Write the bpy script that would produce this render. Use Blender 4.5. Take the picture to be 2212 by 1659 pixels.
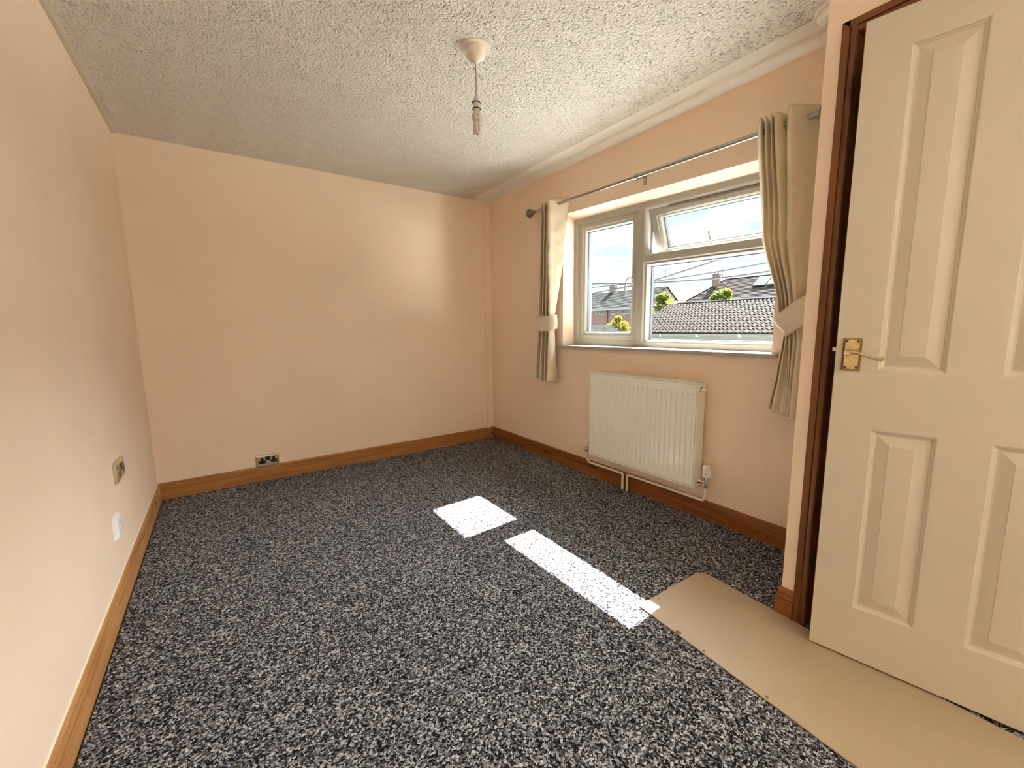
import bpy, bmesh, math, random
from mathutils import Vector, Matrix
random.seed(7)
SC = bpy.context.scene
for o in list(bpy.data.objects):
    bpy.data.objects.remove(o)
COL = SC.collection

# ------------------------------------------------------------------ camera
cam_d = bpy.data.cameras.new('camera')
cam = bpy.data.objects.new('camera', cam_d)
COL.objects.link(cam)
cam_d.sensor_fit = 'HORIZONTAL'
cam_d.sensor_width = 36.0
cam_d.lens = 897.265 / 2212 * 36.0
cam_d.clip_start, cam_d.clip_end = 0.02, 500
_r, _u, _f = Vector((0.8193, -0.5733, -0.0118)), Vector((0.0870, 0.1040, 0.9908)), Vector((0.5667, 0.8127, -0.1351))
_m = Matrix((_r, _u, -_f)).transposed().to_4x4()
_m.translation = Vector((0.4157, -0.2289, 1.0931))
cam.matrix_world = _m
SC.camera = cam

# ------------------------------------------------------------------ sky, sun, exposure
SC.view_settings.view_transform = 'Standard'
SC.view_settings.look = 'None'
SC.view_settings.exposure = 1.45
SC.view_settings.gamma = 1.0
SC.view_settings.use_curve_mapping = False
SC.cycles.max_bounces = 16
SC.cycles.diffuse_bounces = 10
SC.cycles.transparent_max_bounces = 24
SC.cycles.sample_clamp_indirect = 6.0
SC.cycles.use_denoising = True

SUN_DIR = Vector((1.0, 0.054, 1.14)).normalized()      # towards the sun
sun_d = bpy.data.lights.new('sun', 'SUN')
sun_d.energy = 37.0
sun_d.angle = math.radians(0.53)
sun_d.color = (1.0, 0.98, 0.94)
sun = bpy.data.objects.new('sun', sun_d)
COL.objects.link(sun)
sun.location = SUN_DIR * 60
sun.rotation_euler = SUN_DIR.to_track_quat('Z', 'Y').to_euler()

# added wide-angle sun lamp, soft fill for the room
fill_sun_d = bpy.data.lights.new('sun_fill', 'SUN')
fill_sun_d.energy = 9.2
fill_sun_d.angle = math.radians(70)
fill_sun_d.color = (0.97, 0.98, 1.0)
fill_sun = bpy.data.objects.new('sun_fill', fill_sun_d)
COL.objects.link(fill_sun)
fill_sun.location = SUN_DIR * 60
fill_sun.rotation_euler = SUN_DIR.to_track_quat('Z', 'Y').to_euler()

# fill lamps added outside two added windows, all behind the viewpoint:
# a second window in the window wall and one in the rear wall (level fill, and fill aimed up from below)
def area(name, loc, rot_x, rot_z, sx, sy, watts, color):
    d = bpy.data.lights.new(name, 'AREA')
    d.shape = 'RECTANGLE'
    d.size, d.size_y = sx, sy
    d.energy = watts
    d.color = color
    o = bpy.data.objects.new(name, d)
    COL.objects.link(o)
    o.location = loc
    o.rotation_euler = (math.radians(90 + rot_x), 0, math.radians(rot_z))     # rot_z 0 faces +y, 90 faces -x; rot_x > 0 tips upwards
area('side_fill', (3.05, -2.15, 1.55), -4, 90, 1.5, 1.3, 33.0, (0.96, 0.98, 1.0))
area('side_low_fill', (3.75, -2.15, 0.25), 35, 90, 2.2, 1.3, 520.0, (1.0, 0.98, 0.95))
area('rear_fill', (1.45, -4.15, 1.45), 0, 0, 1.4, 1.3, 3.0, (1.0, 0.97, 0.93))

def make_world():
    w = bpy.data.worlds.new('sky')
    SC.world = w
    w.use_nodes = True
    nt = w.node_tree
    N, L = nt.nodes, nt.links
    N.clear()
    out = N.new('ShaderNodeOutputWorld')
    bg = N.new('ShaderNodeBackground')
    tc = N.new('ShaderNodeTexCoord')
    sep = N.new('ShaderNodeSeparateXYZ')
    L.new(tc.outputs['Generated'], sep.inputs[0])
    # clear sky: pale at the horizon, cyan blue higher up
    ramp = N.new('ShaderNodeValToRGB')
    e = ramp.color_ramp.elements
    e[0].position, e[0].color = 0.0, (0.281, 0.327, 0.343, 1)
    e[1].position, e[1].color = 0.9, (0.090, 0.162, 0.235, 1)
    k = e.new(0.14); k.color = (0.212, 0.291, 0.315, 1)
    k = e.new(0.35); k.color = (0.194, 0.285, 0.321, 1)
    L.new(sep.outputs['Z'], ramp.inputs['Fac'])
    # flat cloud layer seen in perspective: direction / (z + c)
    addz = N.new('ShaderNodeMath'); addz.operation = 'ADD'; addz.inputs[1].default_value = 0.10
    absz = N.new('ShaderNodeMath'); absz.operation = 'ABSOLUTE'
    L.new(sep.outputs['Z'], absz.inputs[0]); L.new(absz.outputs[0], addz.inputs[0])
    dx = N.new('ShaderNodeMath'); dx.operation = 'DIVIDE'
    dy = N.new('ShaderNodeMath'); dy.operation = 'DIVIDE'
    L.new(sep.outputs['X'], dx.inputs[0]); L.new(addz.outputs[0], dx.inputs[1])
    L.new(sep.outputs['Y'], dy.inputs[0]); L.new(addz.outputs[0], dy.inputs[1])
    comb = N.new('ShaderNodeCombineXYZ')
    L.new(dx.outputs[0], comb.inputs[0]); L.new(dy.outputs[0], comb.inputs[1])
    mp = N.new('ShaderNodeMapping')
    mp.inputs['Location'].default_value = (0.2, 0.5, 0)
    mp.inputs['Scale'].default_value = (0.9, 0.9, 1)
    L.new(comb.outputs[0], mp.inputs[0])
    n1 = N.new('ShaderNodeTexNoise')
    n1.inputs['Scale'].default_value = 1.7
    n1.inputs['Detail'].default_value = 9
    n1.inputs['Roughness'].default_value = 0.56
    n1.inputs['Distortion'].default_value = 0.35
    L.new(mp.outputs[0], n1.inputs['Vector'])
    cr = N.new('ShaderNodeValToRGB')
    cr.color_ramp.elements[0].position = 0.44
    cr.color_ramp.elements[1].position = 0.53
    L.new(n1.outputs['Fac'], cr.inputs['Fac'])
    # grey undersides where the cloud is thick
    cc = N.new('ShaderNodeValToRGB')
    cc.color_ramp.elements[0].position = 0.54; cc.color_ramp.elements[0].color = (0.36, 0.365, 0.37, 1)
    cc.color_ramp.elements[1].position = 0.74; cc.color_ramp.elements[1].color = (0.235, 0.258, 0.27, 1)
    L.new(n1.outputs['Fac'], cc.inputs['Fac'])
    mix = N.new('ShaderNodeMixRGB')
    L.new(cr.outputs['Color'], mix.inputs['Fac'])
    L.new(ramp.outputs['Color'], mix.inputs['Color1'])
    L.new(cc.outputs['Color'], mix.inputs['Color2'])
    L.new(mix.outputs['Color'], bg.inputs['Color'])
    bg.inputs['Strength'].default_value = 1.6
    L.new(bg.outputs[0], out.inputs[0])
make_world()

# ------------------------------------------------------------------ materials
MATS = {}
def material(name, color=(0.8, 0.8, 0.8), rough=0.5, metal=0.0, spec=0.5, var=0.0, var_scale=8.0, var2=None,
             bump=0.0, bump_scale=60.0, bump_dist=0.002, detail=4, stretch=(1, 1, 1), trans=0.0, coat=0.0, sheen=0.0):
    """Principled material; noise varies colour by var towards var2, noise bump gives fine relief."""
    m = bpy.data.materials.new(name)
    m.use_nodes = True
    nt = m.node_tree
    N, L = nt.nodes, nt.links
    p = N['Principled BSDF']
    p.inputs['Base Color'].default_value = (*color, 1)
    p.inputs['Roughness'].default_value = rough
    p.inputs['Metallic'].default_value = metal
    p.inputs['Specular IOR Level'].default_value = spec
    p.inputs['Coat Weight'].default_value = coat
    p.inputs['Sheen Weight'].default_value = sheen
    tc = N.new('ShaderNodeTexCoord')
    mp = N.new('ShaderNodeMapping')
    mp.inputs['Scale'].default_value = stretch
    L.new(tc.outputs['Object'], mp.inputs[0])
    if var > 0:
        n = N.new('ShaderNodeTexNoise')
        n.inputs['Scale'].default_value = var_scale
        n.inputs['Detail'].default_value = detail
        L.new(mp.outputs[0], n.inputs['Vector'])
        r = N.new('ShaderNodeValToRGB')
        c2 = var2 if var2 else tuple(c * (1 - var) for c in color)
        r.color_ramp.elements[0].position = 0.3
        r.color_ramp.elements[1].position = 0.7
        r.color_ramp.elements[0].color = (*c2, 1)
        r.color_ramp.elements[1].color = (*color, 1)
        L.new(n.outputs['Fac'], r.inputs['Fac'])
        L.new(r.outputs['Color'], p.inputs['Base Color'])
    if bump > 0:
        n = N.new('ShaderNodeTexNoise')
        n.inputs['Scale'].default_value = bump_scale
        n.inputs['Detail'].default_value = detail
        L.new(mp.outputs[0], n.inputs['Vector'])
        b = N.new('ShaderNodeBump')
        b.inputs['Strength'].default_value = bump
        b.inputs['Distance'].default_value = bump_dist
        L.new(n.outputs['Fac'], b.inputs['Height'])
        L.new(b.outputs[0], p.inputs['Normal'])
    if trans > 0:
        t = N.new('ShaderNodeBsdfTranslucent')
        t.inputs['Color'].default_value = (*color, 1)
        mx = N.new('ShaderNodeMixShader')
        mx.inputs[0].default_value = trans
        L.new(p.outputs[0], mx.inputs[1]); L.new(t.outputs[0], mx.inputs[2])
        L.new(mx.outputs[0], N['Material Output'].inputs['Surface'])
    MATS[name] = m
    return m

def glass_material():
    m = bpy.data.materials.new('window_glass')
    m.use_nodes = True
    nt = m.node_tree
    N, L = nt.nodes, nt.links
    N.clear()
    out = N.new('ShaderNodeOutputMaterial')
    t = N.new('ShaderNodeBsdfTransparent'); t.inputs['Color'].default_value = (0.975, 0.99, 0.985, 1)
    g = N.new('ShaderNodeBsdfGlossy'); g.inputs['Roughness'].default_value = 0.0
    lw = N.new('ShaderNodeLayerWeight')                # Schlick reflectance, the same from both sides of the pane
    pw = N.new('ShaderNodeMath'); pw.operation = 'POWER'; pw.inputs[1].default_value = 5.0
    fr = N.new('ShaderNodeMath'); fr.operation = 'MULTIPLY_ADD'; fr.inputs[1].default_value = 0.96; fr.inputs[2].default_value = 0.03
    L.new(lw.outputs['Facing'], pw.inputs[0]); L.new(pw.outputs[0], fr.inputs[0])
    mx = N.new('ShaderNodeMixShader')
    L.new(fr.outputs[0], mx.inputs[0]); L.new(t.outputs[0], mx.inputs[1]); L.new(g.outputs[0], mx.inputs[2])
    L.new(mx.outputs[0], out.inputs[0])
    MATS['glass'] = m
glass_material()

def wood_material(name, c1, c2, along=0, rough=0.42, knots=True):
    """stained pine: grain stretched along one axis, a few darker knots"""
    m = bpy.data.materials.new(name)
    m.use_nodes = True
    nt = m.node_tree
    N, L = nt.nodes, nt.links
    p = N['Principled BSDF']
    p.inputs['Roughness'].default_value = rough
    p.inputs['Specular IOR Level'].default_value = 0.35
    tc = N.new('ShaderNodeTexCoord')
    mp = N.new('ShaderNodeMapping')
    sc = [26.0, 26.0, 26.0]; sc[along] = 1.6
    mp.inputs['Scale'].default_value = sc
    L.new(tc.outputs['Object'], mp.inputs[0])
    n = N.new('ShaderNodeTexNoise')
    n.inputs['Scale'].default_value = 1.6; n.inputs['Detail'].default_value = 6
    n.inputs['Distortion'].default_value = 0.6
    L.new(mp.outputs[0], n.inputs['Vector'])
    r = N.new('ShaderNodeValToRGB')
    r.color_ramp.elements[0].position = 0.33; r.color_ramp.elements[0].color = (*c2, 1)
    r.color_ramp.elements[1].position = 0.62; r.color_ramp.elements[1].color = (*c1, 1)
    L.new(n.outputs['Fac'], r.inputs['Fac'])
    last = r.outputs['Color']
    if knots:
        mp2 = N.new('ShaderNodeMapping')
        s2 = [14.0, 14.0, 14.0]; s2[along] = 5.0
        mp2.inputs['Scale'].default_value = s2
        L.new(tc.outputs['Object'], mp2.inputs[0])
        v = N.new('ShaderNodeTexVoronoi'); v.inputs['Scale'].default_value = 0.55
        L.new(mp2.outputs[0], v.inputs['Vector'])
        kr = N.new('ShaderNodeValToRGB')
        kr.color_ramp.elements[0].position = 0.05; kr.color_ramp.elements[0].color = (1, 1, 1, 1)
        kr.color_ramp.elements[1].position = 0.13; kr.color_ramp.elements[1].color = (0, 0, 0, 1)
        L.new(v.outputs['Distance'], kr.inputs['Fac'])
        mx = N.new('ShaderNodeMixRGB')
        mx.inputs['Color2'].default_value = (c2[0] * 0.4, c2[1] * 0.35, c2[2] * 0.35, 1)
        L.new(kr.outputs['Color'], mx.inputs['Fac']); L.new(last, mx.inputs['Color1'])
        last = mx.outputs['Color']
    L.new(last, p.inputs['Base Color'])
    b = N.new('ShaderNodeBump'); b.inputs['Strength'].default_value = 0.12; b.inputs['Distance'].default_value = 0.001
    L.new(n.outputs['Fac'], b.inputs['Height']); L.new(b.outputs[0], p.inputs['Normal'])
    MATS[name] = m
    return m

def carpet_material():
    m = bpy.data.materials.new('carpet_pile')
    m.use_nodes = True
    nt = m.node_tree
    N, L = nt.nodes, nt.links
    p = N['Principled BSDF']
    p.inputs['Roughness'].default_value = 0.95
    p.inputs['Specular IOR Level'].default_value = 0.1
    tc = N.new('ShaderNodeTexCoord')
    # warp so that the tufts are not round
    w = N.new('ShaderNodeTexNoise'); w.inputs['Scale'].default_value = 100; w.inputs['Detail'].default_value = 2
    L.new(tc.outputs['Object'], w.inputs['Vector'])
    sc = N.new('ShaderNodeVectorMath'); sc.operation = 'SCALE'; sc.inputs['Scale'].default_value = 0.014
    L.new(w.outputs['Color'], sc.inputs[0])
    ad = N.new('ShaderNodeVectorMath'); ad.operation = 'ADD'
    L.new(tc.outputs['Object'], ad.inputs[0]); L.new(sc.outputs[0], ad.inputs[1])
    v = N.new('ShaderNodeTexVoronoi'); v.inputs['Scale'].default_value = 200
    L.new(ad.outputs[0], v.inputs['Vector'])
    s = N.new('ShaderNodeSeparateColor'); L.new(v.outputs['Color'], s.inputs[0])
    r = N.new('ShaderNodeValToRGB')
    e = r.color_ramp.elements
    e[0].position, e[0].color = 0.24, (0.007, 0.007, 0.009, 1)
    e[1].position, e[1].color = 1.0, (0.50, 0.51, 0.53, 1)
    k = e.new(0.45); k.color = (0.05, 0.049, 0.057, 1)
    k = e.new(0.70); k.color = (0.152, 0.156, 0.175, 1)
    k = e.new(0.88); k.color = (0.325, 0.332, 0.35, 1)
    L.new(s.outputs[0], r.inputs['Fac'])
    # brushed patches
    n = N.new('ShaderNodeTexNoise'); n.inputs['Scale'].default_value = 3.0; n.inputs['Detail'].default_value = 5
    L.new(tc.outputs['Object'], n.inputs['Vector'])
    mr = N.new('ShaderNodeMapRange'); mr.inputs['To Min'].default_value = 0.95; mr.inputs['To Max'].default_value = 1.4
    L.new(n.outputs['Fac'], mr.inputs['Value'])
    mul = N.new('ShaderNodeVectorMath'); mul.operation = 'SCALE'
    L.new(r.outputs['Color'], mul.inputs[0]); L.new(mr.outputs[0], mul.inputs['Scale'])
    L.new(mul.outputs[0], p.inputs['Base Color'])
    b = N.new('ShaderNodeBump'); b.inputs['Strength'].default_value = 0.8; b.inputs['Distance'].default_value = 0.004
    L.new(s.outputs[1], b.inputs['Height']); L.new(b.outputs[0], p.inputs['Normal'])
    MATS['carpet'] = m
carpet_material()

def ceiling_material():
    m = bpy.data.materials.new('stippled_ceiling_paint')
    m.use_nodes = True
    nt = m.node_tree
    N, L = nt.nodes, nt.links
    p = N['Principled BSDF']
    p.inputs['Base Color'].default_value = (0.86, 0.835, 0.755, 1)
    p.inputs['Roughness'].default_value = 0.8
    p.inputs['Specular IOR Level'].default_value = 0.2
    tc = N.new('ShaderNodeTexCoord')
    n1 = N.new('ShaderNodeTexNoise'); n1.inputs['Scale'].default_value = 84; n1.inputs['Detail'].default_value = 3
    n1.inputs['Roughness'].default_value = 0.55; n1.inputs['Distortion'].default_value = 0.4
    L.new(tc.outputs['Object'], n1.inputs['Vector'])
    # round pits between the stipple, of uneven depth
    wv = N.new('ShaderNodeVectorMath'); wv.operation = 'MULTIPLY_ADD'; wv.inputs[1].default_value = (0.010, 0.010, 0.010)
    L.new(n1.outputs['Color'], wv.inputs[0]); L.new(tc.outputs['Object'], wv.inputs[2])
    v = N.new('ShaderNodeTexVoronoi'); v.inputs['Scale'].default_value = 66
    L.new(wv.outputs[0], v.inputs['Vector'])
    r = N.new('ShaderNodeMapRange'); r.interpolation_type = 'SMOOTHSTEP'
    r.inputs['From Min'].default_value = 0.10; r.inputs['From Max'].default_value = 0.40
    L.new(v.outputs['Distance'], r.inputs['Value'])
    sp = N.new('ShaderNodeSeparateColor'); L.new(v.outputs['Color'], sp.inputs[0])
    inv = N.new('ShaderNodeMath'); inv.operation = 'SUBTRACT'; inv.inputs[0].default_value = 1.0
    L.new(r.outputs[0], inv.inputs[1])
    dp = N.new('ShaderNodeMath'); dp.operation = 'MULTIPLY'
    L.new(inv.outputs[0], dp.inputs[0]); L.new(sp.outputs[0], dp.inputs[1])
    ad = N.new('ShaderNodeMath'); ad.operation = 'MULTIPLY_ADD'; ad.inputs[1].default_value = 0.85
    sb = N.new('ShaderNodeMath'); sb.operation = 'MULTIPLY'; sb.inputs[1].default_value = -1.5
    L.new(dp.outputs[0], sb.inputs[0])
    L.new(n1.outputs['Fac'], ad.inputs[0]); L.new(sb.outputs[0], ad.inputs[2])
    b = N.new('ShaderNodeBump'); b.inputs['Strength'].default_value = 1.0; b.inputs['Distance'].default_value = 0.022
    L.new(ad.outputs[0], b.inputs['Height']); L.new(b.outputs[0], p.inputs['Normal'])
    MATS['ceiling'] = m
ceiling_material()

PEACH = (0.88, 0.71, 0.555)
material('peach_paint', PEACH, 0.75, var=0.05, var_scale=2.2, bump=0.15, bump_scale=35, bump_dist=0.003, spec=0.25)
material('cream_gloss', (0.5750, 0.5117, 0.3967), 0.38, bump=0.05, bump_scale=120, bump_dist=0.001)
material('smooth_ceiling', (0.76, 0.71, 0.58), 0.7, bump=0.1, bump_scale=30)
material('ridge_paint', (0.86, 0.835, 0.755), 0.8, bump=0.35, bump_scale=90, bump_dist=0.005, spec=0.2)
material('filler_strip', (0.62, 0.56, 0.44), 0.8)
material('backlit_plastic', (0.56, 0.50, 0.40), 0.4)  # white pendant plastic, its backlit shade put into the colour
material('cord_white', (0.40, 0.34, 0.26), 0.6)
material('rose_pad_paint', (0.74, 0.68, 0.56), 0.7)
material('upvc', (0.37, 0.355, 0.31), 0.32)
material('upvc_shade_gap', (0.05, 0.055, 0.05), 0.6)
material('gasket', (0.10, 0.13, 0.15), 0.5)
material('spacer', (0.055, 0.075, 0.088), 0.5)
material('stay_metal', (0.35, 0.34, 0.32), 0.35, metal=0.9)
material('radiator_enamel', (0.84, 0.85, 0.77), 0.26, coat=0.3)
material('handle_backlit', (0.42, 0.41, 0.37), 0.35)  # white window handles, darkened in colour to look backlit
material('white_plastic', (0.84, 0.81, 0.72), 0.35)
material('white_pipe_paint', (0.86, 0.80, 0.70), 0.4)
material('cool_white_plastic', (0.80, 0.83, 0.84), 0.35)
material('chrome', (0.75, 0.73, 0.70), 0.12, metal=1.0)
material('nickel', (0.42, 0.40, 0.37), 0.28, metal=1.0)
material('nickel_dark', (0.26, 0.245, 0.22), 0.42, metal=0.8)
material('brass', (0.74, 0.60, 0.34), 0.25, metal=1.0, var=0.2, var_scale=60, bump=0.05, bump_scale=200)
material('pale_brass', (0.72, 0.64, 0.40), 0.33, metal=0.85, var=0.15, var_scale=50)
material('dark_brass', (0.28, 0.19, 0.07), 0.4, metal=0.9)
material('black_plastic', (0.012, 0.012, 0.014), 0.35)
material('dark_screw', (0.08, 0.05, 0.03), 0.5, metal=0.5)
material('curtain_cloth', (0.88, 0.80, 0.63), 0.45, var=0.10, var_scale=30, stretch=(1, 1, 0.25), bump=0.25, bump_scale=45, bump_dist=0.004, trans=0.28, sheen=0.3)
material('hardboard', (0.42, 0.325, 0.21), 0.42, var=0.06, var_scale=5, bump=0.04, bump_scale=150, bump_dist=0.001)
material('hardboard_edge', (0.20, 0.11, 0.05), 0.8)
material('bulb_glass', (0.60, 0.52, 0.44), 0.12, spec=0.8)
material('concrete', (0.1260, 0.1230, 0.1170), 0.9, spec=0.04, var=0.2, var_scale=1.2, bump=0.2)
material('paving', (0.62, 0.605, 0.57), 0.9, spec=0.04, var=0.1, var_scale=1.5)
material('lawn', (0.042, 0.044, 0.032), 0.95, spec=0.04, var=0.4, var_scale=2.0)
material('floorboard', (0.30, 0.20, 0.11), 0.7, var=0.2)
material('dark_void', (0.10, 0.06, 0.04), 0.9)
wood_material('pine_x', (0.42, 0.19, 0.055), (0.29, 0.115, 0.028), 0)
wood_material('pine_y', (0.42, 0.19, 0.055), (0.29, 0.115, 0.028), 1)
wood_material('pine_y_shaded', (0.30, 0.105, 0.028), (0.20, 0.06, 0.014), 1)  # same pine with the window wall's shade put into the colour
wood_material('pine_y_lit', (0.52, 0.27, 0.10), (0.40, 0.185, 0.06), 1)  # same pine with the left wall's bright light put into the colour
wood_material('stained_z', (0.23, 0.085, 0.026), (0.13, 0.04, 0.012), 2)
wood_material('stained_y', (0.23, 0.085, 0.026), (0.13, 0.04, 0.012), 1)
# outdoors
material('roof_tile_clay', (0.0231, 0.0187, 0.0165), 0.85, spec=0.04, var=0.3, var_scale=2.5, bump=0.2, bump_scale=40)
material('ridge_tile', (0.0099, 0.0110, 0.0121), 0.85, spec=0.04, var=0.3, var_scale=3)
material('orange_mortar', (0.32, 0.12, 0.05), 0.9)
material('grey_roof', (0.0994, 0.1066, 0.1087), 0.85, spec=0.04, var=0.35, var_scale=1.1)
material('brown_roof', (0.1028, 0.0879, 0.0842), 0.85, spec=0.04, var=0.35, var_scale=1.0)
material('brick', (0.56, 0.34, 0.31), 0.9, spec=0.04, var=0.35, var_scale=2.0, detail=8)
material('chimney_brick', (0.34, 0.26, 0.21), 0.9, spec=0.04, var=0.35, var_scale=3.0, detail=8)
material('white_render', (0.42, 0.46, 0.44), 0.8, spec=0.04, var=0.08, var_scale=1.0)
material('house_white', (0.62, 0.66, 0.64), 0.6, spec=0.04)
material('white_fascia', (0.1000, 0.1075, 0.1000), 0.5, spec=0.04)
material('house_glass', (0.10, 0.13, 0.15), 0.08, spec=0.8)
material('solar_glass', (0.0250, 0.0310, 0.0320), 0.6, spec=0.05)
material('block_wall', (0.1200, 0.1290, 0.1320), 0.9, spec=0.04, var=0.4, var_scale=5.0, detail=8, bump=0.3, bump_scale=12, bump_dist=0.02)
material('cable_black', (0.03, 0.035, 0.04), 0.6)
material('leaf_yellow', (0.1870, 0.1980, 0.0193), 0.6, trans=0.35)
material('leaf_green', (0.0880, 0.1430, 0.0220), 0.6, trans=0.35)
material('leaf_gold', (0.2310, 0.1760, 0.0165), 0.6, trans=0.35)
material('bark', (0.12, 0.08, 0.05), 0.9)

# ------------------------------------------------------------------ mesh helpers
LOC = {}                                   # world offset of every thing, for its parts

class MB:
    """collects faces; build() links them as one mesh object"""
    def __init__(self):
        self.v, self.f = [], []
    def quad(self, *p):
        n = len(self.v); self.v += [tuple(q) for q in p]; self.f.append(tuple(range(n, n + len(p)))); return self
    def box(self, x0, x1, y0, y1, z0, z1):
        n = len(self.v)
        self.v += [(x, y, z) for x in (x0, x1) for y in (y0, y1) for z in (z0, z1)]
        for f in ((0, 1, 3, 2), (4, 6, 7, 5), (0, 4, 5, 1), (2, 3, 7, 6), (0, 2, 6, 4), (1, 5, 7, 3)):
            self.f.append(tuple(n + i for i in f))
        return self
    def loops(self, rings, closed=True, caps=True):
        """skin successive rings of equal length"""
        n0 = len(self.v); k = len(rings[0])
        for r in rings:
            self.v += [tuple(p) for p in r]
        for i in range(len(rings) - 1):
            for j in range(k if closed else k - 1):
                a, b = n0 + i * k + j, n0 + i * k + (j + 1) % k
                self.f.append((a, b, b + k, a + k))
        if caps and closed:
            self.f.append(tuple(n0 + j for j in reversed(range(k))))
            self.f.append(tuple(n0 + (len(rings) - 1) * k + j for j in range(k)))
        return self
    def tube(self, pts, r, n=10, caps=True):
        pts = [Vector(p) for p in pts]
        rs = r if isinstance(r, (list, tuple)) else [r] * len(pts)
        rings = []; up = None
        for i, p in enumerate(pts):
            t = (pts[min(i + 1, len(pts) - 1)] - pts[max(i - 1, 0)]).normalized()
            if up is None:
                up = Vector((0, 0, 1)) if abs(t.z) < 0.9 else Vector((1, 0, 0))
            a = t.cross(up).normalized(); b = a.cross(t).normalized(); up = b
            rings.append([p + rs[i] * (math.cos(2 * math.pi * k / n) * a + math.sin(2 * math.pi * k / n) * b) for k in range(n)])
        return self.loops(rings, True, caps)
    def lathe(self, prof, org, axis=(0, 0, 1), n=24, caps=True):
        """prof: (radius, height along axis)"""
        ax = Vector(axis).normalized(); org = Vector(org)
        up = Vector((0, 0, 1)) if abs(ax.z) < 0.9 else Vector((1, 0, 0))
        a = ax.cross(up).normalized(); b = ax.cross(a).normalized()
        rings = [[org + ax * h + max(r, 1e-5) * (math.cos(2 * math.pi * k / n) * a + math.sin(2 * math.pi * k / n) * b) for k in range(n)] for r, h in prof]
        return self.loops(rings, True, caps)
    def frame(self, prof, y0, y1, z0, z1, x, fn=None):
        """mitred rectangular frame in a plane x = const; prof: closed list of (inset, depth along +x)"""
        rings = []
        for ins, d in prof:
            a, b, c, e = y0 + ins, y1 - ins, z0 + ins, z1 - ins
            rings.append([(x + d, a, c), (x + d, b, c), (x + d, b, e), (x + d, a, e)])
        rings.append(rings[0])
        return self.loops(rings, True, False)
    def build(self, name, mat, parent=None, smooth=False, bevel=0.0, seg=2, fn=None, angle=0.7, solid=0.0, sub=0):
        off = LOC.get(parent.name, Vector((0, 0, 0))) if parent else Vector((0, 0, 0))
        vs = [Vector(fn(v)) if fn else Vector(v) for v in self.v]
        me = bpy.data.meshes.new(name)
        me.from_pydata([tuple(v - off) for v in vs], [], self.f)
        bm = bmesh.new(); bm.from_mesh(me)
        bmesh.ops.remove_doubles(bm, verts=bm.verts, dist=1e-6)
        bmesh.ops.recalc_face_normals(bm, faces=bm.faces)
        bm.to_mesh(me); bm.free()
        me.materials.append(MATS[mat] if isinstance(mat, str) else mat)
        if smooth:
            me.polygons.foreach_set('use_smooth', [True] * len(me.polygons))
            me.set_sharp_from_angle(angle=angle)
        o = bpy.data.objects.new(name, me)
        COL.objects.link(o)
        if parent:
            o.parent = parent
        LOC[o.name] = off.copy()
        if bevel > 0:
            b = o.modifiers.new('edge', 'BEVEL'); b.width = bevel; b.segments = seg; b.limit_method = 'ANGLE'; b.angle_limit = 0.6
        if solid > 0:
            s = o.modifiers.new('thick', 'SOLIDIFY'); s.thickness = solid; s.offset = 0
        if sub:
            s = o.modifiers.new('sub', 'SUBSURF'); s.levels = sub; s.render_levels = sub
        return o

def tag(o, label, cat, group=None, kind=None):
    o['label'] = label; o['category'] = cat
    if group: o['group'] = group
    if kind: o['kind'] = kind
    return o

def thing(name, label, cat, loc, group=None, kind=None):
    o = bpy.data.objects.new(name, None)
    o.empty_display_size = 0.05
    COL.objects.link(o); o.location = loc
    LOC[o.name] = Vector(loc)
    return tag(o, label, cat, group, kind)

def struct(o, label, cat):
    return tag(o, label, cat, kind='structure')

# ------------------------------------------------------------------ dimensions (metres)
W, D, H = 2.595, 3.229, 2.25         # window wall x, back wall y, ceiling z
YR = -3.60                           # rear wall, behind the camera
XS, YS = 2.08, 0.385                 # cupboard wall x, its outer corner y
OY0, OY1, OZ0, OZ1 = 0.70, 2.20, 0.945, 1.895   # window opening
XF = 2.710                           # inner face of the window frame
XO = 2.90                            # outside face of the wall

def warp(v):
    """the window head in this room runs slightly out of level"""
    x, y, z = v
    if z > OZ0:
        z += (z - OZ0) / 0.95 * (y - 1.45) * 0.036
    return (x, y, z)

# ------------------------------------------------------------------ room shell
floor = MB().box(-0.15, XO, YR - 0.15, D + 0.15, -0.20, -0.012).build('floor', 'floorboard')
struct(floor, 'boarded floor hidden under the grey carpet', 'floor')
o = MB().box(-0.15, 0, YR - 0.15, D + 0.15, -0.012, H).build('wall_left', 'peach_paint')
struct(o, 'long peach painted wall with a brass socket and a white socket', 'wall')
o = MB().box(0, XO, D, D + 0.15, -0.012, H).build('wall_back', 'peach_paint')
struct(o, 'bare peach painted end wall with a brass double socket low down', 'wall')
# window wall with a real opening and reveals
b = MB()
b.box(W, XO, OY1, D, -0.012, H); b.box(W, XO, -1.50, OY0, -0.012, H); b.box(W, XO, YR - 0.15, -2.80, -0.012, H)
b.box(W, XO, -2.80, -1.50, -0.012, .90); b.box(W, XO, -2.80, -1.50, 2.05, H)
b.box(W, XO, OY0, OY1, -0.012, OZ0)
n = len(b.v)
hp_ = [(W, OZ1), (XF, 1.871), (XO, 1.871), (XO, H), (W, H)]
b.loops([[(x, OY0, z) for x, z in hp_], [(x, OY1, z) for x, z in hp_]])
o = b.build('wall_right', 'peach_paint', fn=lambda v: warp(v) if 1.8 < v[2] < 2.0 else v)
struct(o, 'peach painted wall with the window and radiator', 'wall')
b = MB()
b.box(-0.15, .80, YR - 0.15, YR, -0.012, H); b.box(2.05, W, YR - 0.15, YR, -0.012, H)
b.box(.80, 2.05, YR - 0.15, YR, -0.012, .45); b.box(.80, 2.05, YR - 0.15, YR, 2.05, H)
o = b.build('wall_rear', 'peach_paint')
struct(o, 'peach painted wall behind the viewpoint', 'wall')
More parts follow.
